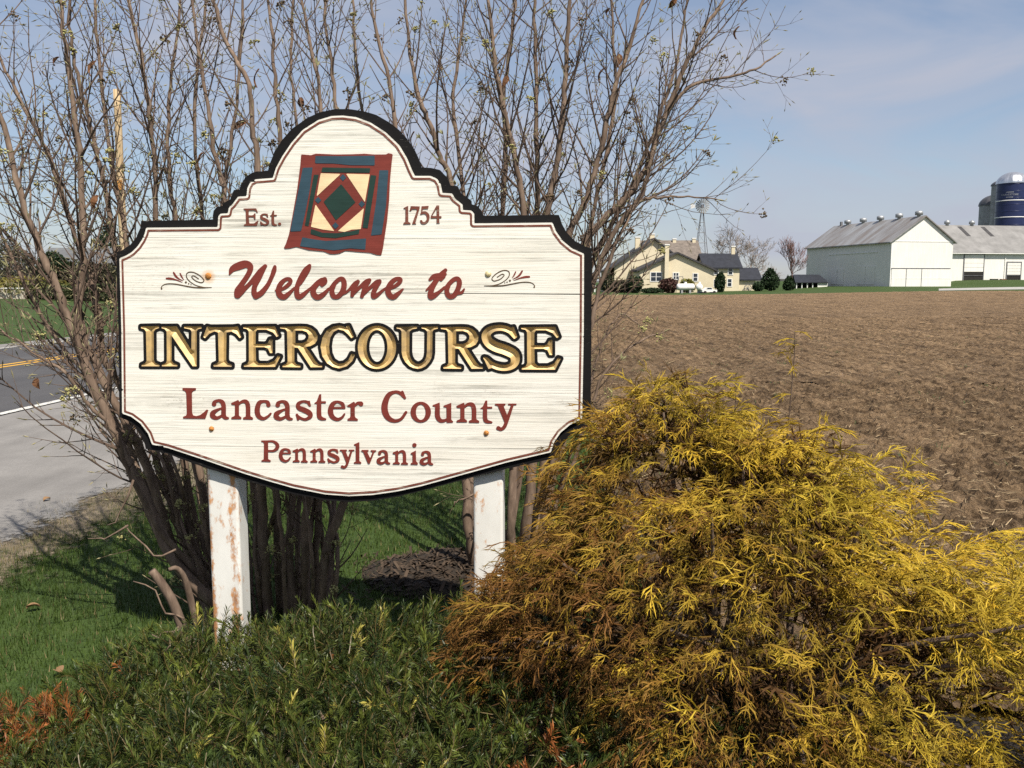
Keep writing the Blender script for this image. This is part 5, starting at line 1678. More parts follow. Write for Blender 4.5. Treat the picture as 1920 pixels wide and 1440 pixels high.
M_TRIM = plain('white_trim', (0.74, 0.73, 0.70), 0.5, 0.05, 3)
t = NT('window_glass').set(0.12, 0, 0.6); t.col((0.025, 0.035, 0.05)); M_PANE = t.m
M_CREAM = plain('cream_render', (0.62, 0.545, 0.39), 0.85, 0.05, 0.7)
M_SHINGLE = plain('dark_shingle', (0.052, 0.050, 0.052), 0.9, 0.25, 2.5, 0.5, bdist=0.03)
M_NAVYROOF = plain('blue_black_roof', (0.020, 0.022, 0.030), 0.6, 0.2, 1.5, 0.3)
M_OLDROOF = plain('brown_grey_slate', (0.155, 0.130, 0.110), 0.85, 0.22, 1.6, 0.5, bdist=0.03)
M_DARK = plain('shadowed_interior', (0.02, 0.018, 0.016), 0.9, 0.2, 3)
M_GALV = plain('galvanised_steel', (0.34, 0.35, 0.36), 0.5, 0.15, 1.2, 0.0, 0.5)
M_IRON = plain('grey_iron', (0.16, 0.16, 0.17), 0.6, 0.2, 2, 0.0, 0.3)

t = NT('barn_white_boards').set(0.7, 0, 0.25)
v = t.coords((3.2, 3.2, 0.25), 'Object')
f = t.noise(v, 1.5, 4, 0.6); f2 = t.noise(t.coords((0.15, 0.15, 0.15), 'Object'), 1.5, 4, 0.6)
c = t.ramp(f, [(0.3, (0.68, 0.665, 0.62)), (0.7, (0.78, 0.765, 0.72))])
c = t.mix(0.5, c, t.ramp(f2, [(0.3, (0.86, 0.85, 0.84)), (0.7, (1.04, 1.04, 1.03))]), 'MULTIPLY')
t.col(c)
M_BARN = t.m
t = NT('barn_metal_roof').set(0.5, 0.35, 0.4)
f = t.noise(t.coords((0.10, 0.55, 0.10), 'Object'), 1.0, 5, 0.7); f2 = t.noise(t.coords((0.5, 3.0, 0.5), 'Object'), 1.0, 3, 0.6)
c = t.ramp(f, [(0.36, (0.36, 0.365, 0.37)), (0.52, (0.27, 0.255, 0.245)), (0.70, (0.20, 0.155, 0.125))])
c = t.mix(0.5, c, t.ramp(f2, [(0.3, (0.75, 0.75, 0.75)), (0.7, (1.2, 1.2, 1.2))]), 'MULTIPLY')
t.col(c)
M_BROOF = t.m
M_SROOF = plain('grey_shingle_roof', (0.205, 0.200, 0.195), 0.85, 0.16, 0.55, 0.4, bdist=0.03)

HB = W(1269, 548.5, 140.0)
fh = Built('farmhouse', 'rambling cream farmhouse with dark roofs and many chimneys across the field', 'house', (HB[0], 140.0, 0.0))
k_ = 140.0 / FPX
hx = lambda px, Y=140.0: float(W(px, 530, Y)[0] - HB[0])
hz = lambda py, Y=140.0: float(W(1270, py, Y)[2])
# front single-storey wing
fh.gable(hx(1199), hx(1338), 0, 9, -0.6, hz(507), hz(476), M_CREAM, M_SHINGLE, 'y', 0.5, 0.28)
# taller gabled block behind, its long slope falling to the left
fh.gable(hx(1152, 149), hx(1290, 149), 9.05, 20, -0.6, hz(500, 149), hz(449, 149), M_CREAM, M_SHINGLE, 'y', 0.6, 0.28, 0.53)
# old main block, ridge across
fh.gable(hx(1212, 158), hx(1316, 158), 20.05, 29, -0.6, hz(486, 158), hz(453, 163), M_CREAM, M_OLDROOF, 'x', 0.5, 0.28)
# two-storey right wing and low end wing
fh.gable(hx(1322, 150), hx(1386, 150), 10.05, 17, -0.6, hz(501, 150), hz(478, 154), M_CREAM, M_NAVYROOF, 'x', 0.45, 0.22)
fh.gable(hx(1392, 148), hx(1424, 148), 10.6, 16, -0.6, hz(523, 148), hz(504, 151), M_CREAM, M_NAVYROOF, 'x', 0.45, 0.22, rover=1.1)
# porch on the shaded left side
R = Acc()
xl = hx(1152, 149)
R.add([[xl - 3.6, 8.6, 3.0], [xl - 0.62, 8.6, 3.9], [xl - 0.62, 19.5, 3.9], [xl - 3.6, 19.5, 3.0], [xl - 3.6, 8.6, 3.18], [xl - 0.62, 8.6, 4.08], [xl - 0.62, 19.5, 4.08], [xl - 3.6, 19.5, 3.18]],
      [[0, 1, 2, 3], [7, 6, 5, 4], [0, 4, 5, 1], [1, 5, 6, 2], [2, 6, 7, 3], [3, 7, 4, 0]])
fh.part('porch_roof', R, M_SHINGLE)
for k in range(4): fh.boxpart('porch_post', xl - 3.4, 8.8 + k * 3.4, -0.5, xl - 3.22, 8.98 + k * 3.4, 3.04, mat=M_TRIM)
fh.boxpart('porch_wall', xl - 1.2, 9.6, -0.5, xl - 0.65, 19.4, 3.9, mat=M_CREAM)
# chimneys
for (px, y, w, top, bot, d) in ((1249, -0.55, 0.62, 460, 556, 0.0), (1194, 12.5, 0.8, 446, 500, 0), (1221, 16.0, 0.8, 440, 500, 0), (1210, 10.6, 0.6, 458, 500, 0), (1262.5, 24.2, 0.62, 449, 490, 0), (1299, 24.2, 0.62, 448, 490, 0), (1372.5, 13.6, 0.62, 463, 500, 0)):
    Y = 140 + y
    cx = hx(px, Y); z1 = float(W(px, top, Y)[2]); z0 = -0.5 if bot == 556 else float(W(px, bot, Y)[2])
    A = Acc().box(cx - w / 2, y - w / 2, z0, cx + w / 2, y + w / 2, z1)
    ch = fh.part('chimney', A, M_CREAM)
    fh.part('cap', Acc().box(cx - w / 2 - 0.08, y - w / 2 - 0.08, z1 + 0.002, cx + w / 2 + 0.08, y + w / 2 + 0.08, z1 + 0.18), M_TRIM, ch)
for px, py, w, h, pn in ((1230, 519, 1.75, 1.35, 2), (1267, 517.6, 0.85, 0.95, 2), (1303.5, 520, 0.72, 1.15, 1)):
    fh.window(hx(px), hz(py), w, h, 0.0, pn)
for px, py, w, h in ((1342, 509, 0.75, 1.0), (1369, 509, 0.75, 1.05), (1368, 530, 0.72, 1.2), (1342, 531, 0.72, 1.2)):
    fh.window(hx(px, 150), hz(py, 150), w, h, 10.05, 1)
for yy in (11.0, 13.5, 16.0): fh.window(-yy, 1.7, 0.9, 1.4, xl - 1.2, 1, face='side')
for (x0, x1, y, z) in ((hx(1199) - 0.35, hx(1338) + 0.35, 0, 0),):
    fh.boxpart('door', hx(1345, 150), 9.97, -0.2, hx(1345, 150) + 0.01, 10.04, 0.0, mat=M_TRIM) if False else None

# big white bank barn
TH = math.radians(10.0)
bA = W(1668, 538, 150.0)
gz = float(terrain(bA[0], bA[1]))
barn = Built('bank_barn', 'big white gabled barn with five round roof ventilators', 'barn', (bA[0], bA[1], gz - 0.3), TH)
bw, bl_, be, bp = 11.6, 28.5, 7.95, 12.1
barn.gable(0, bw, 0, bl_, -0.4, be, bp, M_BARN, M_BROOF, 'y', 0.5, 0.2, 0.51, rover=0.4)
# boards, rails and doors on the walls
barn.boxpart('eave_board', -0.02, -0.05, be - 0.08, bw + 0.02, -0.003, be + 0.06, mat=M_TRIM)
barn.boxpart('door_rail', 0.1, -0.16, 3.30, bw - 0.3, -0.004, 3.44, mat=M_IRON)
for x0, x1 in ((0.18, 2.85), (2.98, 5.75), (5.88, bw - 0.2)):
    d = barn.boxpart('sliding_door', x0, -0.13, 0.15, x1, -0.003, 3.27, mat=M_BARN)
    barn.boxpart('brace', x0 + 0.02, -0.15, 1.6, x1 - 0.02, -0.132, 1.72, mat=M_TRIM, parent=d)
for x in (2.86, 5.76):
    barn.boxpart('door_post', x, -0.15, 0.1, x + 0.11, -0.005, 3.28, mat=M_IRON)
barn.boxpart('corner_board', -0.05, -0.06, 0, 0.14, -0.004, be - 0.1, mat=M_TRIM)
for y0, y1, z0, z1 in ((4.5, 7.2, 0.6, 3.9), (7.4, 10.2, 0.6, 3.9), (14.5, 16.6, 0.6, 3.5), (16.8, 18.9, 0.6, 3.5)):
    barn.boxpart('side_door', -0.10, y0, z0, -0.004, y1, z1, mat=M_BARN)
barn.boxpart('rail', -0.12, 4.0, 6.2, -0.004, 20.0, 6.32, mat=M_TRIM)
for y in (1.6, 7.2, 12.9, 18.5, 23.9):
    A = Acc()
    a_ = np.arange(16) * 2 * math.pi / 16
    prof = [(0.30, bp - 0.25), (0.30, bp + 0.32), (0.34, bp + 0.38), (0.64, bp + 0.38), (0.66, bp + 0.95), (0.46, bp + 1.06), (0.05, bp + 1.15)]
    V = np.concatenate([np.stack([bw * 0.51 + r * np.cos(a_), y + r * np.sin(a_), 0 * a_ + z], -1) for r, z in prof])
    Q = [[i * 16 + j, i * 16 + (j + 1) % 16, (i + 1) * 16 + (j + 1) % 16, (i + 1) * 16 + j] for i in range(len(prof) - 1) for j in range(16)]
    A.add(V, Q)
    barn.part('roof_ventilator', A, M_GALV, None, True)
A = Acc().box(bw * 0.51 - 0.2, 26.0, bp - 0.2, bw * 0.51 + 0.2, 26.4, bp + 0.9)
barn.part('flue', A, M_IRON)

# small lean-to beyond the barn's far corner
lp = W(1492, 549, 165.0)
ln = Built('open_shed', 'low open-fronted shed with a dark roof by the barn end', 'shed', (lp[0], lp[1], 0.0), math.radians(6))
lw = 6.2
R = Acc()
R.add([[-0.3, -0.3, 1.55], [lw, -0.3, 1.55], [lw + 0.2, 4.2, 3.0], [1.2, 4.2, 3.0], [-0.3, -0.3, 1.7], [lw, -0.3, 1.7], [lw + 0.2, 4.2, 3.15], [1.2, 4.2, 3.15]], [[0, 1, 2, 3], [7, 6, 5, 4], [0, 4, 5, 1], [1, 5, 6, 2], [2, 6, 7, 3], [3, 7, 4, 0]])
ln.part('roof', R, M_NAVYROOF)
for k in range(5): ln.boxpart('post', 0.05 + k * 1.05, 0, -0.3, 0.21 + k * 1.05, 0.16, 1.6, mat=M_TRIM)
ln.boxpart('side_wall', 4.25, 0.02, -0.3, lw, 0.2, 1.58, mat=M_BARN)
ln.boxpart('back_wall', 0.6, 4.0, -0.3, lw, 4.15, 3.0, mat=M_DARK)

# second barn with two overhead doors
cA = W(1748, 526, 166.0)
b2z = float(W(1790, 526.5, 166)[2])
b2 = Built('long_barn', 'long white barn with grey roof and two half-raised doors', 'barn', (cA[0], cA[1], b2z - 0.05), TH)
bx2 = lambda px: float((W(px, 530, 167)[0] - cA[0]) / math.cos(TH)) * 0.955
b2.gable(-0.5, 24.0, 0, 13, -1.6, 5.55, 10.7, M_BARN, M_SROOF, 'x', 0.5, 0.2)
for x0, x1, zt, zo in ((6.5, 10.55, 5.0, 1.75), (15.7, 18.6, 3.5, 1.2)):
    fr = Acc()
    fr.box(x0 - 0.18, -0.12, 0.0, x0, -0.004, zt + 0.2); fr.box(x1, -0.12, 0.0, x1 + 0.18, -0.004, zt + 0.2); fr.box(x0, -0.118, zt, x1, -0.004, zt + 0.2)
    b2.part('door_frame', fr, M_IRON)
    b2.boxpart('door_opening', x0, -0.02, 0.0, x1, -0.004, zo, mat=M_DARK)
    nseg = 4
    for k in range(nseg):
        h = (zt - zo) / nseg
        b2.boxpart('door_panel', x0 + 0.01, -0.09, zo + k * h + 0.02, x1 - 0.01, -0.006, zo + (k + 1) * h - 0.02, mat=M_BARN)
    b2.boxpart('gate_bar', x0 + 0.05, -0.10, 1.0, x1 - 0.05, -0.03, 1.08, mat=M_IRON)
b2.boxpart('downspout', 15.1, -0.14, 0.1, 15.24, -0.004, 5.3, mat=M_TRIM)
b2.boxpart('gutter', -0.5, -0.66, 5.12, 24.4, -0.52, 5.26, mat=M_TRIM)
b2.boxpart('trough', 11.8, -1.0, -0.05, 13.2, -0.4, 0.42, mat=M_DARK)
b2.boxpart('trough', 13.9, -1.0, -0.05, 15.0, -0.4, 0.40, mat=plain('rust_brown', (0.16, 0.08, 0.05), 0.8, 0.3, 4))
for x in (7.2, 12.6):
    A = Acc()
    a_ = np.arange(14) * 2 * math.pi / 14
    prof = [(0.30, 10.5), (0.30, 11.1), (0.55, 11.15), (0.55, 11.6), (0.1, 11.9)]
    V = np.concatenate([np.stack([x + r * np.cos(a_), 6.5 + r * np.sin(a_), 0 * a_ + z], -1) for r, z in prof])
    A.add(V, [[i * 14 + j, i * 14 + (j + 1) % 14, (i + 1) * 14 + (j + 1) % 14, (i + 1) * 14 + j] for i in range(4) for j in range(14)])
    b2.part('roof_ventilator', A, M_GALV, None, True)
for x in (4.5, 9.5, 14.6):      # darker repaired strips on the slope
    s = (10.7 - 5.55) / 6.5
    A = Acc().add([[x, 3.6, 5.55 + 3.6 * s + 0.235], [x + 0.9, 3.6, 5.55 + 3.6 * s + 0.235], [x + 0.5, 6.1, 5.55 + 6.1 * s + 0.235], [x - 0.4, 6.1, 5.55 + 6.1 * s + 0.235]], [[0, 1, 2, 3]])
    b2.part('roof_patch', A, M_SHINGLE)

# silos
M_SILOBLUE = plain('blue_enamel', (0.020, 0.028, 0.085), 0.35, 0.12, 0.6, 0.0, 0.1)
t = NT('dome_steel').set(0.32, 0.85, 0.5)
f = t.noise(t.coords((1, 1, 0.3), 'Object'), 2.0, 3, 0.5)
t.col(t.ramp(f, [(0.3, (0.50, 0.51, 0.53)), (0.7, (0.72, 0.73, 0.75))]))
M_DOME = t.m
M_CONC = plain('silo_concrete', (0.30, 0.30, 0.31), 0.85, 0.15, 0.9, 0.2)
M_DDOME = plain('dark_dome', (0.10, 0.10, 0.11), 0.5, 0.2, 1.5, 0.0, 0.4)


M_FADED = plain('faded_lettering', (0.30, 0.31, 0.34), 0.7, 0.2, 2)


def silo(name, label, px, Y, r, vtop, vdome, body, dome, bands=(), ribs=24, text=False):
    c = W(px, 500, Y)
    z0 = 1.2
    zt = float(W(px, vtop, Y)[2]) - z0; zd = float(W(px, vdome, Y)[2]) - z0
    S = Built(name, label, 'silo', (c[0], Y, z0))
    n = 48
    a_ = np.arange(n) * 2 * math.pi / n
    ring = np.stack([np.cos(a_), np.sin(a_)], -1)
    zs = np.arange(-1.4, zt, 1.4).tolist() + [zt]
    V = np.concatenate([np.column_stack([ring * r, np.full(n, z)]) for z in zs])
    q = lambda m: [[i * n + j, i * n + (j + 1) % n, (i + 1) * n + (j + 1) % n, (i + 1) * n + j] for i in range(m - 1) for j in range(n)]
    S.part('body', Acc().add(V, q(len(zs))), body, None, True)
    for z in zs[1:-1]:
        Vb = np.concatenate([np.column_stack([ring * (r + d), np.full(n, z + h)]) for d, h in ((0.0, -0.05), (0.03, -0.03), (0.03, 0.03), (0.0, 0.05))])
        S.part('hoop', Acc().add(Vb, q(4)), body, None, True)
    # ribbed dome
    rows = []
    for k in range(10):
        ph = k / 9 * math.pi / 2
        rr = (r + 0.12) * math.cos(ph) + 0.02
        rib = 1 + 0.02 * np.cos(a_ * ribs / 2) * math.cos(ph)
        rows.append(np.column_stack([ring * rr * rib[:, None], np.full(n, zt + (zd - zt) * math.sin(ph))]))
    d = S.part('dome', Acc().add(np.concatenate(rows), q(10)), dome, None, False)
    for v_ in bands:
        z = float(W(px, v_, Y)[2]) - z0
        Vb = np.concatenate([np.column_stack([ring * (r + dd), np.full(n, z + h)]) for dd, h in ((0.0, -0.10), (0.04, -0.07), (0.04, 0.07), (0.0, 0.10))])
        S.part('band', Acc().add(Vb, q(4)), M_TRIM, None, True)
    if text:
        def line(txt, size, zc, squeeze=1.0):
            cu = bpy.data.curves.new('lettering', 'FONT')
            cu.body = txt; cu.size = size; cu.align_x = 'CENTER'; cu.resolution_u = 2
            tmp = bpy.data.objects.new('tmp_text', cu); link(tmp)
            dg = bpy.context.evaluated_depsgraph_get()
            me = bpy.data.meshes.new_from_object(tmp.evaluated_get(dg))
            bpy.data.objects.remove(tmp)
            co = np.empty(len(me.vertices) * 3); me.vertices.foreach_get('co', co); co = co.reshape(-1, 3)
            view = math.atan2(-Y, -c[0]) - 0.16
            ang = view + co[:, 0] * squeeze / r
            me.vertices.foreach_set('co', np.column_stack([(r + 0.045) * np.cos(ang), (r + 0.045) * np.sin(ang), zc + co[:, 1]]).ravel())
            me.materials.append(M_FADED)
            o = bpy.data.objects.new('lettering', me); link(o, S.o)
        line('HARVESTORE', 0.55, float(W(px, 368.5, Y)[2]) - z0)
        # the two small lines above and below it are illegible strokes in the photograph
        for v_, m, wid in ((363.2, 9, 1.5), (372.6, 7, 1.3)):
            z = float(W(px, v_, Y)[2]) - z0
            A = Acc()
            view = math.atan2(-Y, -c[0]) - 0.16
            for k in range(m):
                a0 = view + (k - (m - 1) / 2) * wid / m / r
                a1 = a0 + 0.6 * wid / m / r
                A.add([[(r + 0.045) * math.cos(x), (r + 0.045) * math.sin(x), zz] for x, zz in ((a0, z), (a1, z), (a1, z + 0.2), (a0, z + 0.2))], [[0, 1, 2, 3]])
            S.part('lettering', A, M_FADED)
    return S


sb = silo('blue_silo', 'dark blue silo with silver ribbed dome and white bands', 1889, 190.0, 3.05, 345, 322.5, M_SILOBLUE, M_DOME, (377.5, 408.5), text=True)
# caged ladder on its right side
A = Acc()
for k in range(46):
    A.box(3.1, -1.0, 0.3 + k * 0.5, 3.75, -0.95, 0.36 + k * 0.5)
A.box(3.1, -1.02, -1.2, 3.18, -0.94, 23.5); A.box(3.70, -1.02, -1.2, 3.78, -0.94, 23.5)
sb.part('ladder', A, M_GALV, kind='stuff')
silo('concrete_silo', 'tall grey silo half hidden behind the blue one', 1877, 199.0, 2.9, 348, 336, M_CONC, M_DDOME)
silo('concrete_silo', 'shorter grey silo with dark dome left of the blue one', 1858, 206.0, 3.2, 386, 365, M_CONC, M_DDOME)

# windmill
M_BLADEM = plain('weathered_zinc', (0.24, 0.24, 0.23), 0.7, 0.2, 2, 0.0, 0.1)
wm_c = W(1317, 386.5, 165.0)
wz = wm_c[2]
wmill = Built('windmill', 'steel farm windmill on a lattice tower above the farmhouse', 'windmill', (wm_c[0], 165.0, 0.0))
legs = []
for sx, sy in ((-1, -1), (1, -1), (1, 1), (-1, 1)):
    A = Acc().add(*tube(np.array([[sx * 1.7, sy * 1.7, -0.3], [sx * 0.16, sy * 0.16, wz - 0.6]]), [0.07, 0.05], 4))
    wmill.part('leg', A, M_IRON)
for k in range(7):
    z = 1.5 + k * (wz - 2.6) / 7
    h = 1.7 + (0.16 - 1.7) * z / (wz - 0.6)
    z2 = z + (wz - 2.6) / 7
    h2 = 1.7 + (0.16 - 1.7) * z2 / (wz - 0.6)
    A = Acc()
    cs = [(-1, -1), (1, -1), (1, 1), (-1, 1)]
    for i in range(4):
        p, q = cs[i], cs[(i + 1) % 4]
        A.add(*tube(np.array([[p[0] * h, p[1] * h, z], [q[0] * h, q[1] * h, z]]), [0.035, 0.035], 3))
        A.add(*tube(np.array([[p[0] * h, p[1] * h, z], [q[0] * h2, q[1] * h2, z2]]), [0.02, 0.02], 3))
    wmill.part('brace', A, M_IRON)
fwd = unit(np.array([-0.15, -1, 0.0])); sd = np.cross(fwd, UP)
hub = np.array([0, 0, wz]) + fwd * 0.5
for k in range(18):
    a0 = k * 2 * math.pi / 18
    e = sd * math.cos(a0) + UP * math.sin(a0); tn = -sd * math.sin(a0) + UP * math.cos(a0)
    tw = unit(tn + fwd * 0.5)
    A = Acc()
    V = np.array([hub + e * 0.45 - tw * 0.07, hub + e * 0.45 + tw * 0.07, hub + e * 1.28 + tw * 0.17, hub + e * 1.28 - tw * 0.17])
    A.add(np.concatenate([V, V + fwd * 0.02]), [[0, 1, 2, 3], [7, 6, 5, 4], [0, 4, 5, 1], [1, 5, 6, 2], [2, 6, 7, 3], [3, 7, 4, 0]])
    wmill.part('blade', A, M_BLADEM)
P = np.array([hub + 0.8 * (sd * math.cos(x) + UP * math.sin(x)) for x in np.linspace(0, 2 * math.pi, 25)])
wmill.part('wheel_rim', Acc().add(*tube(P, np.full(25, 0.025), 4, False)), M_IRON)
wmill.part('gearbox', Acc().box(-0.25, -0.4, wz - 0.35, 0.25, 0.5, wz + 0.3), M_IRON)
tb = np.array([0, 0, wz]) - fwd * 0.3
A = Acc().add(*tube(np.array([tb, tb - sd * -1.0 * 0 + np.array([-1.3, 0.5, 0.05])]), [0.04, 0.03], 4))
wmill.part('tail_boom', A, M_IRON)
V = np.array([[-1.25, 0.5, wz - 0.22], [-2.0, 0.75, wz - 0.42], [-2.0, 0.75, wz + 0.5], [-1.25, 0.5, wz + 0.3]])
wmill.part('tail_vane', Acc().add(np.concatenate([V, V + np.array([0.02, 0.05, 0])]), [[0, 1, 2, 3], [7, 6, 5, 4], [0, 4, 5, 1], [1, 5, 6, 2], [2, 6, 7, 3], [3, 7, 4, 0]]), M_TRIM)

# propane tanks by the house
def tank(label, px, py, Y, L, r, yaw):
    p = W(px, py, Y)
    T_ = Built('propane_tank', label, 'tank', (p[0], Y, 0.0), yaw, 'white propane tanks')
    n = 20
    xs = np.concatenate([-L / 2 - r * 0.7 * np.cos(np.linspace(0, math.pi / 2, 6))[:-1], np.linspace(-L / 2, L / 2, 6), L / 2 + r * 0.7 * np.sin(np.linspace(0, math.pi / 2, 6))[1:]])
    rr = np.concatenate([r * np.sin(np.linspace(0, math.pi / 2, 6))[:-1] + 0.01, np.full(6, r), r * np.cos(np.linspace(0, math.pi / 2, 6))[1:] + 0.01])
    P = np.stack([xs, 0 * xs, 0 * xs + r + 0.45], -1)
    T_.part('body', Acc().add(*tube(P, rr, n)), M_TRIM, None, True)
    for sx in (-0.3, 0.3): T_.boxpart('leg', sx * L - 0.15, -r * 0.6, -0.3, sx * L + 0.15, r * 0.6, 0.55, mat=M_CONC)
    T_.part('valve_dome', Acc().add(*tube(np.array([[0, 0, 2 * r + 0.42], [0, 0, 2 * r + 0.72]]), [0.2, 0.18], 10)), M_TRIM)


tank('long white propane tank lying side-on beside the farmhouse', 1285, 549, 133.0, 2.2, 0.50, math.radians(12))
tank('white propane tank seen end-on beside the longer one', 1311, 549, 132.0, 2.2, 0.50, math.radians(78))

# a small white flatbed truck nosed in by the tanks
tp = W(1328, 552, 131)
tk = Built('parked_pickup', 'small white vehicle parked beside the propane tanks', 'pickup', (tp[0], 131.0, 0.0), math.radians(10))
prof = [(-1.6, 0.35), (-1.6, 0.85), (-0.9, 0.95), (-0.5, 1.45), (0.4, 1.45), (0.75, 0.95), (1.6, 0.9), (1.6, 0.35)]
V = np.array([[x, y, z] for y in (-0.75, 0.75) for x, z in prof])
n = len(prof)
A = Acc().add(V, [[i, (i + 1) % n, (i + 1) % n + n, i + n] for i in range(n)], [[0, k + 1, k] for k in range(1, n - 1)] + [[n, n + k, n + k + 1] for k in range(1, n - 1)])
tk.part('body', A, M_TRIM)
for x in (-1.0, 1.0):
    for y in (-0.78, 0.66):
        tk.part('wheel', Acc().add(*tube(np.array([[x, y, 0.32], [x, y + 0.14, 0.32]]), [0.32, 0.32], 14)), M_DARK)
tk.o.scale = (0.72, 0.72, 0.62)
tk.part('window', Acc().add([[-0.78, -0.765, 1.0], [0.55, -0.765, 1.0], [0.33, -0.765, 1.36], [-0.45, -0.765, 1.36]], [[0, 1, 2, 3]]), M_PANE)

# wagon wheel leaning on the low wing
wp = W(1402, 542, 146)
ww = Built('wagon_wheel', 'old spoked wagon wheel leaning by the low end of the farmhouse', 'wheel', (wp[0] * 150.2 / 146, 150.2, 0.0))
P = np.array([[0.62 * math.cos(a0), 0.02 * math.sin(a0), 0.64 + 0.62 * math.sin(a0)] for a0 in np.linspace(0, 2 * math.pi, 25)])
ww.part('rim', Acc().add(*tube(P, np.full(25, 0.06), 5, False)), M_IRON)
for k in range(10):
    a0 = k * 2 * math.pi / 10
    ww.part('spoke', Acc().add(*tube(np.array([[0, 0, 0.64], [0.6 * math.cos(a0), 0, 0.64 + 0.6 * math.sin(a0)]]), [0.035, 0.03], 4)), M_IRON)

# A-frame swing in front of the house
sw = Built('swing_frame', 'thin metal swing frame in front of the farmhouse', 'swing', (W(1276, 545, 134)[0], 134.0, 0.0))
for x in (-0.9, 0.9):
    for y in (-0.8, 0.8):
        sw.part('leg', Acc().add(*tube(np.array([[x * (1.0 if y < 0 else 1.1), y, -0.1], [x * 0.3, 0, 2.5]]), [0.04, 0.04], 4)), M_IRON)
sw.part('top_bar', Acc().add(*tube(np.array([[-0.35, 0, 2.5], [0.35, 0, 2.5]]), [0.045, 0.045], 5)), M_IRON)

# driveway by the barns
M_DRIVE = plain('pale_gravel_drive', (0.33, 0.32, 0.30), 0.95, 0.12, 0.6)
V = []
for k in range(9):
    px = 1760 + 30 * k
    a0 = W(px, 545 - 0.3 * k, 125)
    for yy in (118 + 1.2 * k, 128 + 2.0 * k if k < 5 else 138):
        x = a0[0] / 125 * yy
        V.append([x, yy, float(terrain(x, yy)) + 0.03])
o = Acc().add(V, [[2 * k, 2 * k + 2, 2 * k + 3, 2 * k + 1] for k in range(8)]).build('driveway', M_DRIVE)
tag(o, 'pale gravel drive in front of the barns', kind='structure')

# ------------------------------------------------------------------ far trees, bushes
M_LEAFT = tinted('far_leaf', (1, 1, 1), 0.7, 0.2, 0.1, 0.15, 3)


def bare_tree(label, px, py, Y, H, spread, seed, col, group, name='bare_tree', trunk=0.22, z0=0.0, up=0.25):
    p = W(px, py, Y)
    T_ = thing(name, label, 'tree', (float(p[0]), Y, z0), group)
    r = np.random.default_rng(seed)
    TA, CA = Acc(), Acc()

    def grow(p, d, L, rad, lvl):
        n = 3
        P, q = [p], d
        for k in range(n):
            q = unit(q + UP * up * 0.3 + 0.14 * r.normal(size=3)); P.append(P[-1] + q * L / n)
        A = TA if lvl < 2 else CA
        A.add(*tube(np.array(P), np.linspace(rad, rad * 0.6, n + 1), 5 if lvl < 2 else 3, False), None if False else col * (0.8 + 0.4 * r.random()))
        if lvl >= 5: return
        for k in range(3 if lvl < 2 else 4):
            i = r.integers(1, n + 1) if k else n
            a, b = perp(q); th = r.random() * 6.28
            e = unit(q * (0.75 + 0.4 * r.random()) + (a * math.cos(th) + b * math.sin(th)) * spread)
            grow(P[i], e, L * (0.62 + 0.2 * r.random()), max(rad * 0.55, 0.03), lvl + 1)
    grow(np.array([0, 0, -0.2]), UP * 1.0, H * 0.26, trunk, 0)
    TA.build('trunk', M_TINT, T_, use_tint=True)
    CA.build('crown', M_TINT, T_, kind='stuff', use_tint=True)
    return T_


gt = np.array([0.20, 0.165, 0.14])
bare_tree('round bare tree behind the two-storey wing of the farmhouse', 1372, 545, 172, 17.5, 0.75, 1, gt, 'bare trees by the farmhouse')
bare_tree('wide bare tree just right of the farmhouse, left of the reddish one', 1412, 545, 175, 17.0, 0.75, 2, gt, 'bare trees by the farmhouse')
bare_tree('small budding reddish tree standing before the barn end', 1478, 548, 160, 13.5, 0.5, 3, np.array([0.22, 0.135, 0.125]), 'bare trees by the farmhouse', up=0.5)


def bush(label, px, py, Y, w, h, col, n, seed, cat='bush', name='bush', size=0.16, group=None, cone=0.0, z0=0.0, dz=0.0, trunkh=0.5):
    p = W(px, py, Y)
    z0 = float(terrain(p[0], Y))
    B = thing(name, label, cat, (float(p[0]), Y, z0), group)
    r = np.random.default_rng(seed)
    u = r.normal(size=(n, 3)); u /= np.linalg.norm(u, axis=1)[:, None]
    rad = 1 - 0.45 * r.random(n) ** 1.5
    lump = 0.82 + 0.36 * vnoise(u[:, 0] * 2.6 + seed, u[:, 2] * 2.6 + u[:, 1] * 2 + seed, seed)
    q = u * (rad * lump)[:, None]
    zz = (q[:, 2] + 1) / 2
    taper = 1 - cone * np.clip(zz, 0, 1)
    P = np.stack([q[:, 0] * w / 2 * taper, q[:, 1] * w / 2 * taper, zz * h + dz], -1)
    P[:, 2] = np.maximum(P[:, 2], 0.02)
    a = r.normal(size=(n, 3)); a /= np.linalg.norm(a, axis=1)[:, None]
    b = np.cross(a, r.normal(size=(n, 3))); b /= np.linalg.norm(b, axis=1)[:, None]
    s = size * (0.6 + 0.8 * r.random(n))[:, None]
    V = np.stack([P - a * s, P + b * s * 0.6, P + a * s, P - b * s * 0.6], 1).reshape(-1, 3)
    k = (0.6 + 0.8 * r.random(n)) * (0.75 + 0.5 * vnoise(P[:, 0] * 2 / max(w, 1) * 3, P[:, 2] * 3, seed + 9))
    C = np.repeat(np.array(col)[None] * k[:, None], 4, 0)
    Acc().add(V, np.arange(4 * n).reshape(-1, 4), None, C).build('crown', M_LEAFT, B, kind='stuff', use_tint=True)
    Acc().add(*tube(np.array([[0, 0, -0.15], [0.02 * w, 0, h * trunkh + dz]]), [0.05 * w + 0.02, 0.02 * w + 0.01], 6)).build('trunk', M_BARK, B)
    return B


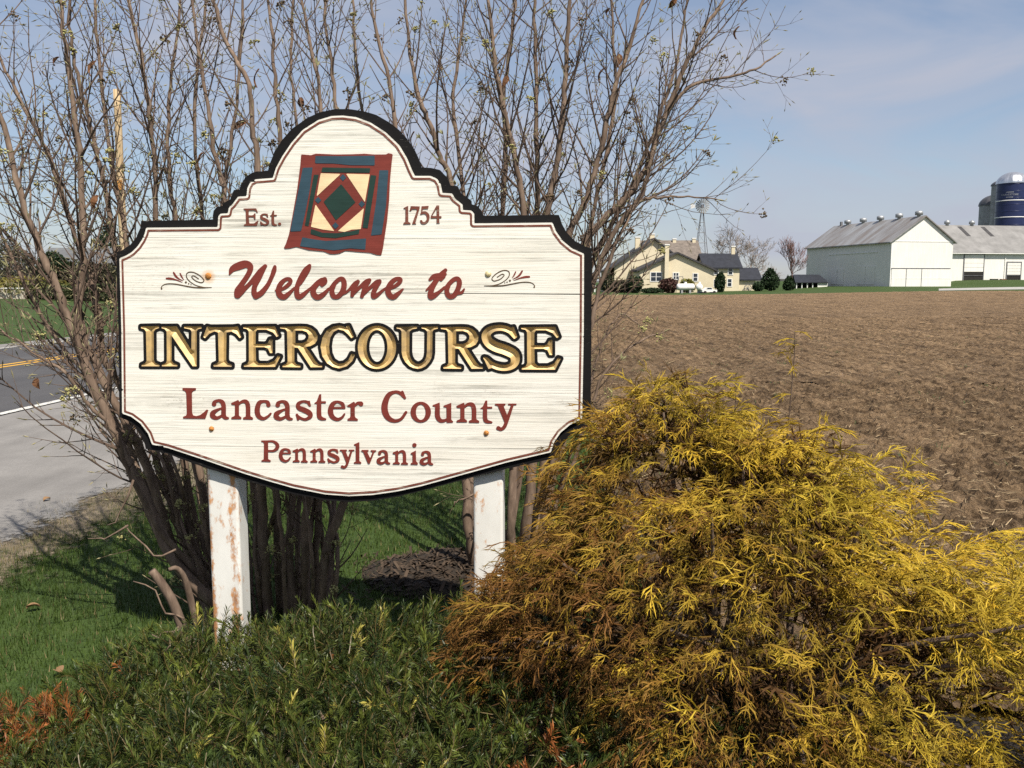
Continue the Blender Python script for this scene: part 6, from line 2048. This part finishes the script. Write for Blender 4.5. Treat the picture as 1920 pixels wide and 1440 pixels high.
fb = 'garden bushes round the farmhouse'
DG = (0.022, 0.040, 0.016)
bush('dark egg-shaped evergreen between the two farmhouse wings', 1350, 551, 138, 2.1, 3.2, DG, 1500, 1, cone=0.45, group=fb)
bush('broad dark evergreen right of the farmhouse', 1443, 552, 142, 3.8, 3.6, DG, 2200, 2, cone=0.55, group=fb)
bush('smaller dark evergreen nearest the open shed', 1478, 552, 143, 2.4, 2.5, DG, 1500, 3, cone=0.6, group=fb)
bush('rounded red-brown bush before the farmhouse wall', 1253, 553, 134, 3.0, 2.3, (0.075, 0.035, 0.028), 1600, 4, group=fb)
bush('yellow-green bush beside the propane tanks', 1287, 547, 137, 2.6, 2.1, (0.16, 0.15, 0.03), 1300, 5, group=fb)
bush('dark green bush at the left corner of the farmhouse', 1191, 553, 136, 2.4, 2.7, DG, 1400, 6, group=fb)
bush('low dark bush left of the farmhouse porch', 1165, 553, 138, 3.2, 2.0, (0.04, 0.035, 0.022), 1400, 7, group=fb)
bush('upright dark bush at the far left end of the farmhouse', 1138, 553, 140, 2.4, 2.9, (0.03, 0.04, 0.018), 1400, 8, group=fb)
bush('low clipped hedge before the farmhouse wing', 1222, 555, 132, 3.4, 0.8, DG, 900, 9, group=fb)
bush('low mound of green between the evergreens and the wagon wheel', 1420, 553, 141, 1.8, 1.5, DG, 800, 10, group=fb)

# ------------------------------------------------------------------ left side across the road
M_WHITEW = plain('white_siding', (0.72, 0.71, 0.68), 0.7, 0.05, 1.0)
M_BEIGE = plain('beige_siding', (0.42, 0.38, 0.31), 0.8, 0.08, 1.0)
M_GROOF = plain('grey_asphalt_roof', (0.115, 0.120, 0.125), 0.9, 0.15, 1.0, 0.3)


def cottage(label, px, Y, w, d, ze, zr, wm, rm, axis, yaw, z0=0.0, wins=((-0.25, 1.6), (0.25, 1.6)), chim=None):
    p = W(px, 540, Y)
    z0 = float(terrain(p[0], Y))
    H = Built('house', label, 'house', (float(p[0]), Y, z0), math.radians(yaw), 'houses across the road')
    H.gable(-w / 2, w / 2, 0, d, -0.6, ze, zr, wm, rm, axis, 0.4, 0.2)
    for fx, z in wins: H.window(fx * w, z, 0.95, 1.35, 0.0, 1)
    H.boxpart('door', -0.45, -0.06, -0.1, 0.45, -0.004, 2.05, mat=M_TRIM)
    if chim: H.boxpart('chimney', chim * w - 0.35, d / 2 - 0.35, zr - 0.8, chim * w + 0.35, d / 2 + 0.35, zr + 1.0, mat=M_OLDROOF)
    return H


cottage('white house with brown roof showing between the branches at far left', 62, 104, 4.7, 9, 2.3, 3.5, M_WHITEW, M_OLDROOF, 'x', 4, 0.3, ((-0.3, 1.3), (0.3, 1.3)))
cottage('white house cut by the left edge of the picture', 6, 98, 3.8, 8, 2.3, 3.3, M_WHITEW, M_GROOF, 'x', -3, 0.3)
cottage('beige house with broad grey roof behind hedges left of the sign', 163, 92, 9.3, 9, 2.9, 4.9, M_BEIGE, M_GROOF, 'x', 8, 0.1, ((-0.36, 1.6), (-0.2, 1.6), (0.2, 1.6), (0.36, 1.6)), 0.3)
lb = 'hedges and trees across the road'
BR = (0.055, 0.045, 0.028)
for i, (lab, px, Y, w, h, col, cone, nm) in enumerate([
    ('dark brown hedge bush below the grey roofed house, nearest the sign', 205, 60, 4.2, 2.6, (0.035, 0.035, 0.018), 0.0, 'bush'),
    ('brown bare-looking bush below the middle of the grey roof', 172, 61, 3.6, 2.7, BR, 0.0, 'bush'),
    ('dark bush at the left end of the grey roofed house', 140, 62, 3.4, 2.9, (0.05, 0.05, 0.022), 0.0, 'bush'),
    ('dense dark evergreen between the white house and the grey roof', 100, 70, 3.4, 4.2, DG, 0.4, 'bush'),
    ('tall pointed evergreen beside the grey roof near the pole', 208, 82, 3.6, 7.6, DG, 0.75, 'evergreen_tree'),
    ('olive tree left of the white house at far left', 34, 84, 5.5, 4.6, (0.05, 0.052, 0.03), 0.2, 'bush'),
    ('greyish tree over the house at the left edge', 10, 96, 6.0, 6.4, (0.06, 0.06, 0.038), 0.3, 'bush'),
    ('long yellowish hedge beyond the lawn at the left', 40, 58, 6.5, 1.5, (0.15, 0.13, 0.03), 0.0, 'bush'),
    ('low yellow-green hedge beside the lawn, right of the pale wall', 75, 57, 4.5, 1.3, (0.09, 0.10, 0.03), 0.0, 'bush'),
    ('low dark hedge along the lawn below the brown bushes', 150, 56, 6.0, 1.0, (0.04, 0.05, 0.02), 0.0, 'bush'),
    ('low dark hedge running behind the left edge of the sign', 215, 55, 4.5, 1.2, (0.035, 0.045, 0.018), 0.0, 'bush'),
]):
    g_ = 1.38 if Y < 63 else 1.2 if Y < 83 else 1.15
    Y, w, h = Y * g_, w * g_, h * g_ * 0.9
    bush(lab, px, 540, Y, w, h, col, 2600 if w > 3 else 1500, 40 + i, 'tree' if nm != 'bush' else 'bush', nm, 0.15, lb, cone)
gp = W(12, 540, 76)
gw = Built('garden_wall', 'low pale garden wall at the far side of the lawn', 'wall', (float(gp[0]), 76.0, float(terrain(gp[0], 76.0))), math.radians(3))
gw.part('wall', Acc().box(-3.2, 0, -0.2, 1.5, 0.3, 0.85), M_BEIGE)
gw.part('coping', Acc().box(-3.3, -0.06, 0.853, 1.6, 0.36, 0.95), M_TRIM)

# distant wooded rise on the horizon, far left and behind the farm
M_WOODS = plain('far_woods', (0.060, 0.058, 0.045), 0.95, 0.4, 0.05, 0.8, bdist=1.0)
for nm, x0, x1, y, h, seed in (('wooded_rise', -700, -60, 420, 12, 5), ('wooded_rise', 120, 330, 620, 5, 8)):
    xs = np.linspace(x0, x1, 160)
    top = h * (0.55 + 0.5 * vnoise(xs * 0.012, xs * 0, seed) + 0.16 * vnoise(xs * 0.08, xs * 0, seed + 1) + 0.10 * vnoise(xs * 0.3, xs * 0, seed + 2)) * sstep(0, 0.12, (xs - x0) / (x1 - x0)) * sstep(1, 0.88, (xs - x0) / (x1 - x0))
    rows = []
    for k in range(6):
        f = k / 5
        rows.append(np.stack([xs, y + 60 * f + 8 * vnoise(xs * 0.1, xs * 0 + k, seed), top * math.sin(f * math.pi * 0.5) ** 0.6 - 1], -1))
    V = np.concatenate(rows); n = len(xs)
    Q = [[i * n + j, i * n + j + 1, (i + 1) * n + j + 1, (i + 1) * n + j] for i in range(5) for j in range(n - 1)]
    o = Acc().add(V, Q).build(nm, M_WOODS, smooth=True)
    tag(o, 'distant low wooded rise on the horizon', kind='structure')

# utility pole with its cables
pp = W(236, 530, 33.0)
t = NT('weathered_pole').set(0.85, 0, 0.2)
f = t.noise(t.coords((18, 18, 1.2), 'Object'), 1.0, 5, 0.65)
t.col(t.ramp(f, [(0.3, (0.26, 0.17, 0.09)), (0.5, (0.46, 0.34, 0.20)), (0.7, (0.58, 0.46, 0.30))])); t.bump(f, 0.4, 0.02)
M_POLE = t.m
pole = Built('utility_pole', 'tan wooden utility pole across the road behind the branches', 'pole', (float(pp[0]), 33.0, 0.0))
ztop = float(W(236, 168, 33)[2])
zs = np.linspace(-0.3, ztop, 12)
pole.part('shaft', Acc().add(*tube(np.stack([0.02 * np.sin(zs), 0 * zs, zs], -1), np.linspace(0.17, 0.12, 12), 14)), M_POLE, None, True)
pole.part('bracket', Acc().box(-0.1, -0.24, 5.0, 0.1, -0.1, 5.35), plain('orange_rust', (0.40, 0.19, 0.05), 0.7, 0.3, 12))
M_CABLE = plain('black_cable', (0.02, 0.02, 0.02), 0.6, 0.1, 3)
for lab, v_, yaw, L in (('upper black overhead cable running left from the utility pole', 300, 172, 45), ('lower black overhead cable running left from the utility pole', 330, 178, 45), ('thin overhead cable running on behind the sign from the utility pole', 310, 84, 60)):
    z = float(W(236, v_, 33)[2])
    a0 = math.radians(yaw)
    s = np.linspace(0, 1, 24)
    P = np.stack([pp[0] + math.cos(a0) * L * s, 33 + math.sin(a0) * L * s, z + 0.9 * ((2 * s - 1) ** 2 - 1) + 0.5 * s], -1)
    o = Acc().add(*tube(P, np.full(24, 0.016), 5)).build('overhead_cable', M_CABLE)
    tag(o, lab, 'cable', 'overhead cables')
